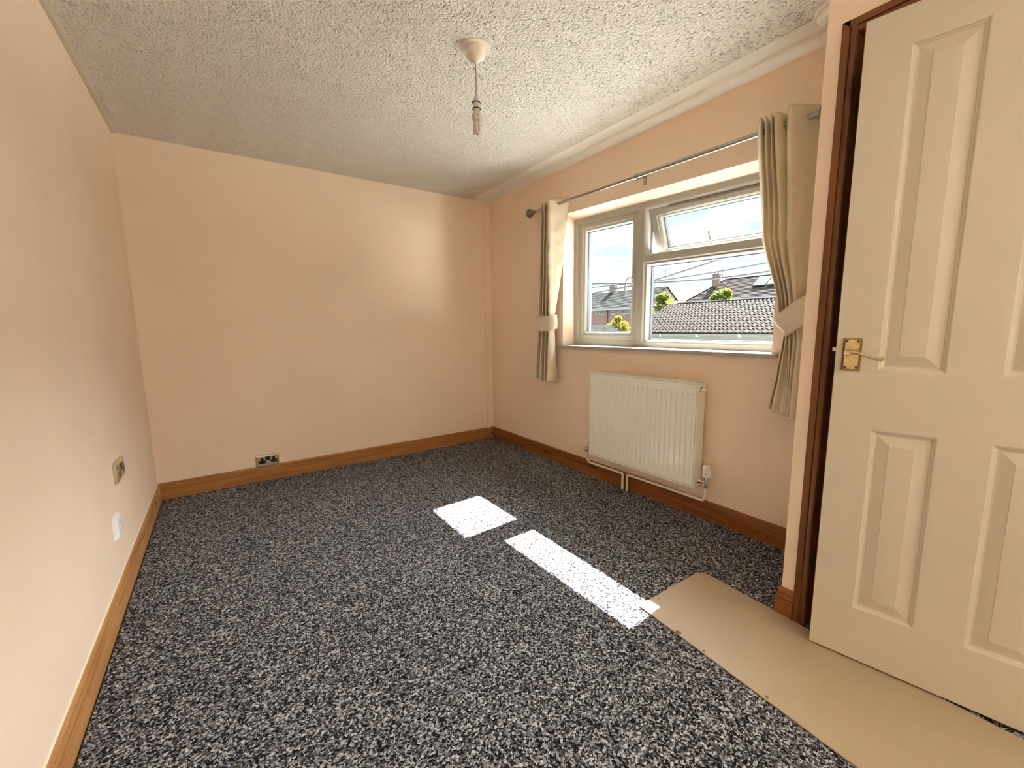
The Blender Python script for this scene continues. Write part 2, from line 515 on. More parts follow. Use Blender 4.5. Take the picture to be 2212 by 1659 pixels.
w2 = thing('fill_window_2', 'unseen white window added behind the viewpoint to admit fill light', 'window', (1.05, YR, .45), kind='structure')  # added, unseen: opening for the rear fill lamp
b = MB()
for x0, x1, z0, z1 in ((.80, .86, .45, 2.05), (1.99, 2.05, .45, 2.05), (1.395, 1.455, .51, 1.99), (.86, 1.99, .45, .51), (.86, 1.99, 1.99, 2.05)):
    b.box(x0, x1, YR - .12, YR - .06, z0, z1)
b.build('outer_frame', 'upvc', w2)
for x0, x1 in ((.86, 1.395), (1.455, 1.99)):
    MB().box(x0, x1, YR - .095, YR - .09, .51, 1.99).build('pane', 'glass', w2)
w3 = thing('fill_window_3', 'unseen white window added in the window wall to admit fill light', 'window', (W, -2.15, .90), kind='structure')  # added, unseen: opening for the side fill lamps
b = MB()
for y0, y1, z0, z1 in ((-2.80, -2.74, .90, 2.05), (-1.56, -1.50, .90, 2.05), (-2.18, -2.12, .96, 1.99), (-2.74, -1.56, .90, .96), (-2.74, -1.56, 1.99, 2.05)):
    b.box(XF, XF + .07, y0, y1, z0, z1)
b.build('outer_frame', 'upvc', w3)
for y0, y1 in ((-2.74, -2.18), (-2.12, -1.56)):
    MB().box(XF + .04, XF + .044, y0, y1, .96, 1.99).build('pane', 'glass', w3)
# cupboard wall with the door opening
DY0, DY1, DZ = -0.375, 0.300, 1.975
b = MB()
b.box(XS, XS + 0.10, DY1 + 0.02, YS, -0.012, H)
b.box(XS, XS + 0.10, DY0 - 0.14, DY0 - 0.02, -0.012, H)
b.box(XS + 0.10, W, DY0 - 0.14, DY0 - 0.08, -0.012, H)
b.box(XS, XS + 0.10, DY0 - 0.02, DY1 + 0.02, DZ + 0.02, H)
b.box(XS + 0.10, W, YS - 0.06, YS, -0.012, H)
o = b.build('wall_front', 'peach_paint')
struct(o, 'narrow peach wall strip beside the dark wooden door frame', 'wall')
o = MB().box(-0.15, XO, YR - 0.15, D + 0.15, H, H + 0.15).build('ceiling', 'ceiling')
struct(o, 'white ceiling with stippled textured coating', 'ceiling')
# smooth strip between the stipple and the left wall
b = MB()
b.loops([[(0, y, H), (0, y, H - 0.006), (0.016, y, H - 0.006), (0.030, y, H - 0.0005), (0.030, y, H)] for y in (YR, D)])
o = b.build('trim_1', 'filler_strip'); struct(o, 'smooth white strip where ceiling meets the left wall', 'ceiling trim')

# raised rippled strip along the ceiling edge above the window
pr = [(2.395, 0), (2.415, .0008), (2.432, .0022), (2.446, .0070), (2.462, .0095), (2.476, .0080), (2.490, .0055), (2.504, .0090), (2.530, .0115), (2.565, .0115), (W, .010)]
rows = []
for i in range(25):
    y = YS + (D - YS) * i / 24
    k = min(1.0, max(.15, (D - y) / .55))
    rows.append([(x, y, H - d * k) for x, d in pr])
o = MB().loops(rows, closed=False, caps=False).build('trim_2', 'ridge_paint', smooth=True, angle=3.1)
struct(o, 'soft raised ridge along the ceiling edge above the window', 'ceiling trim')

# skirting boards
SK = [(0, 0), (.015, 0), (.015, .0625), (.0140, .0640), (.0085, .0650), (.0080, .0685), (.0125, .0705), (.0138, .0740), (.0130, .0850), (.0120, .0865), (.0070, .0875), (.0068, .0905), (.0105, .0925), (.0100, .098), (.0080, .104), (.005, .109), (0, .109)]
def skirting(name, p0, p1, nrm, mat, label, m0=1, m1=1, z0=-0.008, parent=None):
    p0, p1, nrm = Vector((*p0, 0)), Vector((*p1, 0)), Vector((*nrm, 0))
    t = (p1 - p0).normalized()
    r0 = [p0 + nrm * d + t * d * m0 + Vector((0, 0, z if z > 0 else z0)) for d, z in SK]
    r1 = [p1 + nrm * d - t * d * m1 + Vector((0, 0, z if z > 0 else z0)) for d, z in SK]
    o = MB().loops([r0, r1]).build(name, mat)
    return struct(o, label, 'skirting board')
sl = skirting('baseboard_left', (0, YR), (0, D), (1, 0), 'pine_y_lit', 'pine skirting board along the left wall, coloured as brightly lit')
MB().loops([[(0, y, .108), (.0045, y, .1088), (.0028, y, .1112), (0, y, .1128)] for y in (YR, D - 0.02)]).build('sealant_bead', 'smooth_ceiling', sl)['label'] = 'white sealant line'
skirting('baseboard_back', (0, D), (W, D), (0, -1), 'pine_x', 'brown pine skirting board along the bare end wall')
skirting('baseboard_right', (W, D), (W, YS), (-1, 0), 'pine_y_shaded', 'pine skirting board below the radiator, coloured darker as in shade', m1=0)
skirting('baseboard_front', (XS, YS), (XS, DY1 + 0.042), (-1, 0), 'pine_y_shaded', 'short skirting piece between wall corner and door frame', m0=-1, m1=0)
skirting('baseboard_rear', (0, YR), (W, YR), (0, 1), 'pine_x', 'skirting board behind the viewpoint')

# carpet: stops a little short of the left skirting
b = MB()
xs = [0.021, W - 0.004]; 
pts = [(0.021, YR + 0.015), (W - .014, YR + 0.015), (W - .014, DY0 - .142), (XS - 0.002, DY0 - .142), (XS - 0.002, YS + 0.014), (W - 0.014, YS + 0.002), (W - 0.014, D - 0.014), (0.021, D - 0.014)]
b.quad(*[(x, y, 0.0) for x, y in pts])
k = len(pts)
for i in range(k):
    (xa, ya), (xb, yb) = pts[i], pts[(i + 1) % k]
    b.quad((xa, ya, -0.012), (xb, yb, -0.012), (xb, yb, 0), (xa, ya, 0))
b.quad(*[(x, y, -0.012) for x, y in reversed(pts)])
o = b.build('fitted_carpet', 'carpet')
tag(o, 'speckled dark grey twist pile carpet covering the whole floor', 'carpet')

# ------------------------------------------------------------------ window
win = thing('window_1', 'white plastic window with an open top sash, between cream curtains', 'window', (XF, 1.45, OZ0), kind='structure')
FB, FT, FL, FR = OZ0 + 0.004, 1.872, OY1, OY0 - 0.040     # frame bottom, top, left(y), right(y)
b = MB().frame([(0, 0), (.036, 0), (.044, .006), (.050, .020), (.050, .070), (0, .070)], FR, FL, FB, FT, XF)
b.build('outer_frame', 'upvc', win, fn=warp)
# mullion with chamfers
def bar_v(yc, w, z0, z1, name):
    h = w / 2
    prof = [(XF + .070, yc - h), (XF + .018, yc - h), (XF + .006, yc - h + .008), (XF - .001, yc - h + .018), (XF - .001, yc + h - .018), (XF + .006, yc + h - .008), (XF + .018, yc + h), (XF + .070, yc + h)]
    return MB().loops([[(x, y, z0) for x, y in prof], [(x, y, z1) for x, y in prof]]).build(name, 'upvc', win, fn=warp)
def bar_h(zc, w, y0, y1, name):
    h = w / 2
    prof = [(XF + .070, zc - h), (XF + .018, zc - h), (XF + .006, zc - h + .008), (XF - .001, zc - h + .014), (XF - .001, zc + h - .010), (XF + .018, zc + h), (XF + .070, zc + h)]
    return MB().loops([[(x, y0, z) for x, z in prof], [(x, y1, z) for x, z in prof]]).build(name, 'upvc', win, fn=warp)
MY = 1.578
bar_v(MY, 0.082, FB + 0.006, FT - 0.006, 'mullion')
TZ = 1.519
bar_h(TZ, 0.066, FR + .04, MY - .030, 'transom')
# left casement
LS = (MY + 0.036, FL - 0.048, FB + 0.046, FT - 0.046)
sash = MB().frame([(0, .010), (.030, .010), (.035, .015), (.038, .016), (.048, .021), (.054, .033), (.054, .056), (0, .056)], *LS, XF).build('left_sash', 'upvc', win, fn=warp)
def pane(parent, y0, y1, z0, z1, x, fn):
    MB().box(x, x + .004, y0, y1, z0, z1).build('pane', 'glass', parent, fn=fn)
    MB().frame([(0, .001), (.007, .001), (.007, .022), (0, .022)], y0, y1, z0, z1, x + .004).build('spacer_bar', 'spacer', parent, fn=fn)
    MB().frame([(0, -.004), (.0035, -.002), (.0035, .001), (0, .001)], y0, y1, z0, z1, x).build('gasket', 'gasket', parent, fn=fn)
pane(sash, LS[0] + .052, LS[1] - .052, LS[2] + .052, LS[3] - .052, XF + .042, warp)
# bottom right fixed light with glazing bead
RB = (FR + 0.048, MY - 0.039, FB + 0.038, TZ - 0.031)
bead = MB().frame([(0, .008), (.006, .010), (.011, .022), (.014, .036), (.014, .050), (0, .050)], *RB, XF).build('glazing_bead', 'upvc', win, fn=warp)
pane(bead, RB[0] + .012, RB[1] - .012, RB[2] + .012, RB[3] - .012, XF + .042, warp)
# casement handle on the left sash
hy, hz = LS[0] + .022, 1.395
hd = MB().box(XF - .004, XF + .010, hy - .010, hy + .010, hz - .030, hz + .030).build('casement_handle', 'handle_backlit', win, bevel=.004, fn=warp)
MB().tube([(XF - .004, hy, hz + .012), (XF - .032, hy + .002, hz + .014), (XF - .042, hy + .016, hz + .000), (XF - .043, hy + .024, hz - .030), (XF - .043, hy + .026, hz - .070), (XF - .040, hy + .026, hz - .095)], [.008, .008, .007, .006, .0055, .005], 10).build('lever', 'handle_backlit', hd, smooth=True)
# top opening with the tilted sash
TS = (FR + 0.050, MY - 0.041, TZ + 0.022, FT - 0.046)
MB().frame([(0, .044), (.006, .044), (.006, .060), (0, .060)], TS[0] - .004, TS[1] + .004, TS[2] + .006, TS[3] + .006, XF).build('rebate_gasket', 'gasket', win, fn=warp)
ANG = math.radians(20.0)
hx, hzz = XF + .020, TS[3] - .004
def tilt(v):
    x, y, z = v
    dx, dz = x - hx, z - hzz
    c, s = math.cos(ANG), math.sin(ANG)
    return warp((hx + dx * c - dz * s, y, hzz + dx * s + dz * c))
S0, S1, S2, S3 = TS[0] + .004, TS[1] - .002, hzz - 0.322, hzz - .002
tsash = MB().frame([(0, .0), (.040, .0), (.046, .006), (.052, .007), (.060, .014), (.064, .026), (.064, .048), (0, .048)], S0, S1, S2, S3, hx).build('top_sash', 'upvc', win, fn=tilt)
pane(tsash, S0 + .062, S1 - .062, S2 + .062, S3 - .062, hx + .034, tilt)
vent = MB().box(hx - .012, hx + .002, S0 + .10, S1 - .13, S3 - .036, S3 - .010).build('trickle_vent', 'upvc', tsash, bevel=.003, fn=tilt)
# friction stay
MB().tube([tilt((hx + .02, S1 + .003, S3 - .02)), tilt((hx + .024, S1 + .003, S3 - .11)), (XF + .040, S1 + .009, TZ + .120)], .0050, 6).tube([(XF + .038, S1 + .010, TS[3] - .01), (XF + .038, S1 + .010, TZ + .05)], .004, 6).build('friction_stay', 'stay_metal', win)
yh = (S0 + S1) / 2 - .01
hd = MB().box(hx - .012, hx + .002, yh - .045, yh + .02, S2 + .018, S2 + .040).build('sash_handle', 'handle_backlit', tsash, bevel=.004, fn=tilt)
MB().tube([tilt(p) for p in [(hx - .010, yh - .01, S2 + .028), (hx - .030, yh, S2 + .032), (hx - .042, yh + .018, S2 + .055), (hx - .044, yh + .026, S2 + .090), (hx - .042, yh + .030, S2 + .135)]], [.008, .008, .0075, .0065, .006], 10).build('handle_lever', 'handle_backlit', tsash, smooth=True)
# sill board
pl = [(W - .038, OY0 - .035), (W - .038, OY1 + .075), (W, OY1 + .075), (W, OY1 - .001), (XF + .010, OY1 - .001), (XF + .010, OY0 + .001), (W, OY0 + .001), (W, OY0 - .035)]
b = MB().loops([[(x, y, OZ0 - .010) for x, y in pl], [(x, y, OZ0 + .008) for x, y in pl]])
o = b.build('window_sill', 'upvc', win, bevel=.004, seg=3)
# outside sill and roof eaves above the window
MB().box(XF + .072, XO + .06, OY0, OY1, OZ0 - .03, OZ0 + .002).build('outer_sill', 'white_fascia', win)
b = MB().box(XO, 3.250, YR - .15, D + .15, 2.120, 2.30)
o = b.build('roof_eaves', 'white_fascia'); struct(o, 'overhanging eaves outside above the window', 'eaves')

# ------------------------------------------------------------------ curtain pole
PX, PZ0, PZ1 = 2.515, 1.984, 1.953      # x, z at the finial end and at the right
def pole_z(y): return PZ0 + (2.43 - y) / (2.43 - 0.68) * (PZ1 - PZ0)
pole = thing('curtain_pole', 'brushed metal curtain pole with cone finial above the window', 'curtain pole', (PX, 1.47, pole_z(1.47)))
MB().tube([(PX, 1.46, pole_z(1.46)), (PX, 0.42, pole_z(.42))], .0110, 14).build('rod', 'nickel', pole, smooth=True)
MB().tube([(PX, 2.43, pole_z(2.43)), (PX, 1.46, pole_z(1.46))], .0095, 14).build('rod', 'nickel', pole, smooth=True)
MB().lathe([(.010, 0), (.0125, .004), (.0125, .010), (.009, .013), (.011, .022), (.020, .042), (.030, .064), (.0355, .078), (.034, .090), (.024, .100), (.001, .105)], (PX, 2.425, PZ0), (0, 1, 0.0), 24).build('finial', 'nickel_dark', pole, smooth=True)
ring = MB().lathe([(.009, -.009), (.0150, -.009), (.0150, .009), (.009, .009)], (PX, 1.47, pole_z(1.47)), (0, 1, 0), 20)
ring.tube([(PX, 1.47, pole_z(1.47) - .012), (PX, 1.47, pole_z(1.47) - .024)], .004, 8)
br = ring.build('bracket', 'nickel', pole, smooth=True)
MB().tube([(PX, 1.470, pole_z(1.47) - .016), (W - .012, 1.470, 1.976), (W - .004, 1.470, 1.976)], .0045, 8).box(W - .005, W, 1.460, 1.480, 1.932, 1.990).build('wall_plate', 'nickel', br, bevel=.002)
MB().box(PX - .006, W, .520, .532, pole_z(.53) - .024, pole_z(.53) - .016).box(W - .006, W, .511, .541, 1.905, 1.970).build('bracket', 'nickel', pole, bevel=.002)

# ------------------------------------------------------------------ curtains
def catmull(P_, n):
    """smooth curve through control points, n samples per span"""
    out = []
    for i in range(len(P_) - 1):
        a, b_, c, d = P_[max(i - 1, 0)], P_[i], P_[i + 1], P_[min(i + 2, len(P_) - 1)]
        for k in range(n):
            t = k / n
            out.append(tuple(0.5 * ((2 * q) + (r - p) * t + (2 * p - 5 * q + 4 * r - w) * t * t + (3 * q - p - 3 * r + w) * t ** 3) for p, q, r, w in zip(a, b_, c, d)))
    out.append(tuple(P_[-1]))
    return out

def curtain(name, label, keys, hem, eyelets, band, loc, seed):
    """keys: (z, plan outline of the folds) from top to bottom; the plan is blended down the drop"""
    t = thing(name, label, 'curtain', loc, 'pair of cream curtains')
    nz = 72
    zt, zb = keys[0][0], keys[-1][0]
    rows = []
    for i in range(nz + 1):
        z = zt + (zb - zt) * i / nz
        for (za, ka), (zc, kc) in zip(keys, keys[1:]):
            if z >= zc - 1e-6: break
        f = min(max((za - z) / (za - zc), 0), 1); f = f * f * (3 - 2 * f) * .5 + f * .5
        pl_ = [(p[0] + (q[0] - p[0]) * f, p[1] + (q[1] - p[1]) * f) for p, q in zip(ka, kc)]
        crv = catmull(pl_, 8)
        row = []
        for j, (x, y) in enumerate(crv):
            s_ = j / (len(crv) - 1)
            w1 = .0022 * math.sin(23 * z + 9 * s_ + seed) + .0016 * math.sin(47 * z - 21 * s_) + .0012 * math.sin(90 * z + 37 * s_ + seed)
            row.append((x + w1, y + .5 * w1, z + hem * (s_ - .5) * (i / nz) + .003 * math.sin(8 * s_ + seed) * (i == nz)))
        rows.append(row)
    MB().loops(rows, closed=False, caps=False).build('drape', 'curtain_cloth', t, smooth=True, angle=3.1, solid=.0020)
    for (ey, ez, axis) in eyelets:
        rg = [(math.cos(q * math.pi / 4) * .0045, math.sin(q * math.pi / 4) * .0035) for q in range(9)]
        MB().lathe([(.0225 + r, h) for r, h in rg], (PX, ey, ez), axis, 24, caps=False).build('eyelet', 'nickel_dark', t, smooth=True)
    # tie-back band: a loop of cloth round the gathered folds, its axis leaning sideways by th
    c, ry, rx, hh, th, sag = band
    e1, e2 = Vector((0, math.cos(th), -math.sin(th))), Vector((0, math.sin(th), math.cos(th)))
    rows = []
    for r in range(7):
        q = -0.5 + r / 6
        row = []
        for k in range(44):
            a = 2 * math.pi * k / 44
            ca, sa = math.cos(a), math.sin(a)
            ca2 = math.copysign(abs(ca) ** .8, ca)
            e = 1 + .03 * math.sin(3 * a + r + seed)
            row.append(Vector(c) + e1 * (ry * ca2 * e) + Vector((-rx * math.copysign(abs(sa) ** .8, sa) * e, 0, 0)) + e2 * (q * hh * (1 + .08 * sa) - sag * sa + .0015 * math.sin(5 * a + r)))
        rows.append(row)
    MB().loops(rows, closed=True, caps=False).build('tieback', 'curtain_cloth', t, smooth=True, angle=3.1, solid=.003)
    return t

LK = [(2.012, [(2.57, 2.420), (2.462, 2.300), (2.55, 2.355), (2.460, 2.262), (2.55, 2.320), (2.458, 2.228), (2.55, 2.275), (2.455, 2.212), (2.512, 2.166), (2.568, 2.128), (2.576, 2.120)]),
      (1.580, [(2.56, 2.425), (2.465, 2.320), (2.55, 2.368), (2.462, 2.275), (2.545, 2.325), (2.460, 2.238), (2.54, 2.285), (2.458, 2.215), (2.505, 2.185), (2.553, 2.168), (2.562, 2.168)]),
      (1.130, [(2.545, 2.420), (2.474, 2.345), (2.53, 2.372), (2.468, 2.298), (2.525, 2.330), (2.466, 2.255), (2.525, 2.290), (2.466, 2.215), (2.490, 2.205), (2.530, 2.225), (2.545, 2.25)]),
      (0.676, [(2.56, 2.480), (2.462, 2.388), (2.55, 2.402), (2.455, 2.318), (2.545, 2.342), (2.452, 2.258), (2.54, 2.300), (2.452, 2.225), (2.478, 2.190), (2.530, 2.205), (2.56, 2.225)])]
curtain('curtain', 'cream satin curtain tied back left of the window, beside the pole finial', LK, -.006,
        [(2.176, pole_z(2.176), (.55, .83, 0))], ((2.503, 2.290, 1.128), .106, .052, .108, 0.0, .012), (2.53, 2.30, 2.012), 1.0)
RK = [(2.000, [(2.54, .806), (2.462, .757), (2.545, .775), (2.460, .736), (2.545, .748), (2.460, .714), (2.53, .724), (2.458, .696), (2.516, .680), (2.572, .688), (2.455, .642), (2.500, .600), (2.57, .545), (2.46, .490), (2.55, .440)]),
      (1.500, [(2.54, .755), (2.462, .712), (2.535, .728), (2.462, .690), (2.535, .703), (2.462, .668), (2.53, .680), (2.462, .648), (2.510, .640), (2.555, .652), (2.455, .612), (2.490, .575), (2.56, .530), (2.47, .485), (2.54, .450)]),
      (1.150, [(2.53, .655), (2.470, .632), (2.525, .640), (2.468, .615), (2.52, .625), (2.466, .598), (2.52, .608), (2.464, .583), (2.500, .575), (2.525, .588), (2.462, .565), (2.480, .545), (2.53, .520), (2.475, .495), (2.52, .475)]),
      (1.030, [(2.515, .622), (2.475, .604), (2.51, .612), (2.472, .592), (2.51, .600), (2.470, .578), (2.51, .585), (2.470, .562), (2.495, .558), (2.515, .568), (2.468, .545), (2.480, .530), (2.52, .510), (2.475, .490), (2.51, .475)]),
      (0.860, [(2.53, .642), (2.470, .618), (2.525, .628), (2.462, .604), (2.500, .590), (2.474, .572), (2.52, .582), (2.465, .562), (2.500, .556), (2.525, .566), (2.460, .548), (2.476, .525), (2.53, .503), (2.468, .480), (2.52, .462)]),
      (0.682, [(2.54, .668), (2.466, .640), (2.53, .648), (2.453, .622), (2.474, .592), (2.478, .572), (2.53, .582), (2.460, .562), (2.495, .555), (2.53, .566), (2.454, .550), (2.470, .522), (2.54, .500), (2.46, .470), (2.53, .450)])]
curtain('curtain', 'cream satin curtain tied back right of the window, partly behind the wall corner', RK, -.05,
        [(.682, pole_z(.682), (.06, 1, 0)), (.528, pole_z(.528), (.6, .8, 0))], ((2.500, .530, 1.143), .122, .054, .098, .60, .0), (2.53, .60, 2.0), 2.3)

# ------------------------------------------------------------------ radiator
RX0, RX1, RY0, RY1, RZ0, RZ1 = 2.497, 2.566, 1.008, 1.806, .196, .784
rad = thing('radiator', 'white ribbed panel radiator on the wall below the window', 'radiator', (RX1, 1.41, RZ0))
NF = 23
pitch = (RY1 - RY0 - .03) / NF
ys = [RY0 + .001, RY0 + .0055, RY0 + .006, RY0 + .009, RY0 + .0095]
dep = [0, 0, .9, .9, 0]
for i in range(NF):
    y0 = RY0 + .015 + i * pitch
    for q, dd in ((.16, 0), (.24, .9), (.30, 1), (.40, 1), (.46, .9), (.54, 0), (.9, .0)):
        ys.append(y0 + q * pitch); dep.append(dd)
ys += [RY1 - .0095, RY1 - .009, RY1 - .006, RY1 - .0055, RY1 - .001]; dep += [0, .9, .9, 0, 0]
EDGE = 5
zs = [(RZ0 + .001, 0, 0), (RZ0 + .0055, 0, 0), (RZ0 + .006, 0, .9), (RZ0 + .009, 0, .9), (RZ0 + .0095, 0, 0), (RZ0 + .046, 0, 0), (RZ0 + .068, 1, 0), (RZ1 - .075, 1, 0), (RZ1 - .060, 0, 0),
      (RZ1 - .0095, 0, 0), (RZ1 - .009, 0, .9), (RZ1 - .006, 0, .9), (RZ1 - .0055, 0, 0), (RZ1 - .001, 0, 0)]
rows = []
for z, hz_, gap in zs:
    rows.append([(RX0 + .0100 * max(d * (hz_ if EDGE <= i < len(ys) - EDGE else 1), gap if 2 <= i < len(ys) - 2 else 0), y, z) for i, (y, d) in enumerate(zip(ys, dep))])
b = MB().loops(rows, closed=False, caps=False)
b.build('front_panel', 'radiator_enamel', rad, smooth=True, angle=.35)
# rim, sides, back and top grille
b = MB().frame([(0, -.0025), (.005, -.0025), (.006, .004), (0, .004)], RY0 - .002, RY1 + .002, RZ0 - .002, RZ1 + .002, RX0)
b.build('rim', 'radiator_enamel', rad)
for y in (RY0, RY1):
    MB().box(RX0 + .001, RX1, y - .0015, y + .0015, RZ0 + .004, RZ1 - .002).build('side_panel', 'radiator_enamel', rad, bevel=.001)
b = MB().box(RX0 + .001, RX0 + .012, RY0, RY1, RZ1 - .003, RZ1).box(RX1 - .012, RX1, RY0, RY1, RZ1 - .003, RZ1)
for i in range(28):
    y = RY0 + (RY1 - RY0) * (i + .5) / 28
    b.box(RX0 + .010, RX1 - .010, y - .006, y + .006, RZ1 - .003, RZ1 - .001)
b.build('top_grille', 'radiator_enamel', rad)
MB().box(RX1 - .006, RX1, RY0, RY1, RZ0, RZ1 - .004).build('back_panel', 'radiator_enamel', rad)
for y in (RY0 + .12, RY1 - .16):
    MB().box(RX1, W, y, y + .04, RZ0 + .05, RZ1 - .05).build('wall_bracket', 'radiator_enamel', rad)
bx = (RX0 + RX1) / 2
MB().lathe([(.013, 0), (.013, .004), (.009, .005), (.009, .016), (.007, .018), (.007, .026), (.001, .026)], (bx, RY0 - .001, RZ1 - .038), (0, -1, 0), 6).build('bleed_plug', 'white_plastic', rad)
MB().lathe([(.015, 0), (.015, .003), (.010, .003)], (bx, RY0 - .001, RZ1 - .038), (0, -1, 0), 20).build('plug_seal', 'black_plastic', rad)
# thermostatic valve
TY, TX = .956, bx
v = thing('thermostatic_valve', 'white thermostatic valve head on a chrome body at the radiator corner', 'radiator valve', (TX, TY, .235))
hdm = MB()
prof = []
rings = []
for h, r in ((.268, .017), (.272, .021), (.300, .0215), (.304, .019), (.307, .019), (.310, .021), (.326, .020), (.333, .016), (.336, .004)):
    rings.append([(TX + (r + (.0012 if k % 2 else -.0006)) * math.cos(2 * math.pi * k / 32), TY + (r + (.0012 if k % 2 else -.0006)) * math.sin(2 * math.pi * k / 32), h) for k in range(32)])
hdm.loops(rings).build('valve_head', 'white_plastic', v, smooth=True, angle=.5)
mk = MB()
for a in (2.6, 3.5):
    x, y = TX + .0225 * math.cos(a), TY + .0225 * math.sin(a)
    mk.box(x - .001, x + .001, y - .004, y + .004, .289, .292)
mk.build('dial_mark', 'black_plastic', v)
MB().lathe([(.010, 0), (.010, .010), (.013, .012), (.013, .020), (.009, .022), (.009, .048), (.014, .050), (.014, .062)], (TX, TY, .205), (0, 0, 1), 16).build('valve_body', 'chrome', v, smooth=True)
MB().lathe([(.008, 0), (.008, .014), (.012, .015), (.012, .028), (.014, .032), (.014, .040)], (TX, TY + .008, .236), (0, 1, 0), 12).build('union_nut', 'chrome', v, smooth=True)
# lockshield at the far corner
LY = 1.868
v2 = thing('lockshield_valve', 'small white capped valve at the far lower corner of the radiator', 'radiator valve', (TX, LY, .225))
MB().lathe([(.011, .205), (.013, .208), (.0125, .252), (.009, .258), (.002, .259)], (TX, LY, 0.022), (0, 0, 1), 16).build('valve_cap', 'white_plastic', v2, smooth=True)
MB().lathe([(.009, .175), (.012, .178), (.012, .188), (.009, .190), (.009, .205)], (TX, LY, .018), (0, 0, 1), 12).build('valve_body', 'chrome', v2, smooth=True)
MB().tube([(TX, LY, .212), (TX, RY1, .212)], .009, 10).build('union_nut', 'chrome', v2, smooth=True)
# pipes
def arc_path(pts, r=.018, n=5):
    out = [Vector(pts[0])]
    for i in range(1, len(pts) - 1):
        a, b_, c = Vector(pts[i - 1]), Vector(pts[i]), Vector(pts[i + 1])
        d0, d1 = (a - b_).normalized(), (c - b_).normalized()
        for k in range(n + 1):
            t = k / n
            out.append((b_ + d0 * r) * (1 - t) ** 2 + b_ * 2 * t * (1 - t) + (b_ + d1 * r) * t ** 2)
    out.append(Vector(pts[-1]))
    return out
PXX = 2.560
o = MB().tube(arc_path([(TX, LY, .195), (TX, LY, .150), (PXX, LY, .106), (PXX, 1.556, .110), (PXX, 1.556, -.004)], .014), .0078, 12).build('heating_pipe', 'white_pipe_paint', smooth=True)
tag(o, 'white painted pipe from the far radiator corner down to the carpet', 'pipe', 'radiator pipes')
o = MB().tube(arc_path([(TX, TY, .208), (TX, TY, .165), (PXX, .985, .118), (PXX, 1.517, .112), (PXX, 1.517, -.004)], .014), .0078, 12).build('heating_pipe', 'white_pipe_paint', smooth=True)
tag(o, 'white painted pipe from the thermostatic valve down to the carpet', 'pipe', 'radiator pipes')
# painted conduit in the room corner
o = MB().box(2.520, 2.548, D - .014, D, .100, H).build('cable_trunking', 'peach_paint', bevel=.004, seg=3)
tag(o, 'slim peach painted trunking running up the far room corner', 'trunking')

# ------------------------------------------------------------------ sockets
s1 = thing('double_socket', 'brass double socket with black inserts just above the end wall skirting', 'socket', (.625, D, .145), 'brass double sockets')
X0, X1, Z0, Z1 = .549, .701, .099, .190
yb = D
def plate_y(parent, x0, x1, z0, z1, y, t, mat, name='face_plate'):
    r = [[(x0, y, z0), (x1, y, z0), (x1, y, z1), (x0, y, z1)]]
    for ins, d in ((0, .3), (.004, .75), (.010, 1.0)):
        r.append([(x0 + ins, y - t * d, z0 + ins), (x1 - ins, y - t * d, z0 + ins), (x1 - ins, y - t * d, z1 - ins), (x0 + ins, y - t * d, z1 - ins)])
    return MB().loops(r).build(name, mat, parent)
plate_y(s1, X0, X1, Z0, Z1, yb, .012, 'pale_brass')
for xc in (.591, .665):
    MB().box(xc - .009, xc + .009, yb - .0128, yb - .010, .150, .172 - .001).box(xc - .021, xc + .021, yb - .0128, yb - .010, .128, .151).build('socket_insert', 'black_plastic', s1)
MB().box(.612, .644, yb - .0150, yb - .010, .150, .177).build('rocker', 'black_plastic', s1, bevel=.001)
for xc in (.562, .688):
    MB().lathe([(.003, 0), (.003, .001), (.0005, .0012)], (xc, yb - .012, .145), (0, -1, 0), 10).build('screw', 'dark_screw', s1)
s2 = thing('double_socket', 'brass double socket on the left wall, above the white socket', 'socket', (0, 2.18, .50), 'brass double sockets')
def plate_x(parent, y0, y1, z0, z1, t, mat, name='face_plate'):
    r = [[(0, y0, z0), (0, y1, z0), (0, y1, z1), (0, y0, z1)]]
    for ins, d in ((0, .3), (.004, .75), (.010, 1.0)):
        r.append([(t * d, y0 + ins, z0 + ins), (t * d, y1 - ins, z0 + ins), (t * d, y1 - ins, z1 - ins), (t * d, y0 + ins, z1 - ins)])
    return MB().loops(r).build(name, mat, parent)
plate_x(s2, 2.098, 2.258, .458, .545, .016, 'pale_brass')
for yc in (2.140, 2.218):
    MB().box(.013, .0172, yc - .009, yc + .009, .501, .522).box(.013, .0172, yc - .020, yc + .020, .480, .502).build('socket_insert', 'dark_brass', s2)
MB().box(.013, .0195, 2.163, 2.196, .503, .530).build('rocker', 'black_plastic', s2, bevel=.001)
s3 = thing('aerial_socket', 'small white plastic socket on the left wall, nearest the skirting', 'socket', (0, 2.02, .31))
plate_x(s3, 1.968, 2.056, .266, .353, .016, 'cool_white_plastic')
for dy_, dz_ in ((-.012, .0), (.014, .0)):
    MB().lathe([(.006, 0), (.006, .004), (.003, .004), (.003, .001)], (.0155, 2.012 + dy_, .309 + dz_), (1, 0, 0), 14).build('coax_port', 'white_plastic', s3)

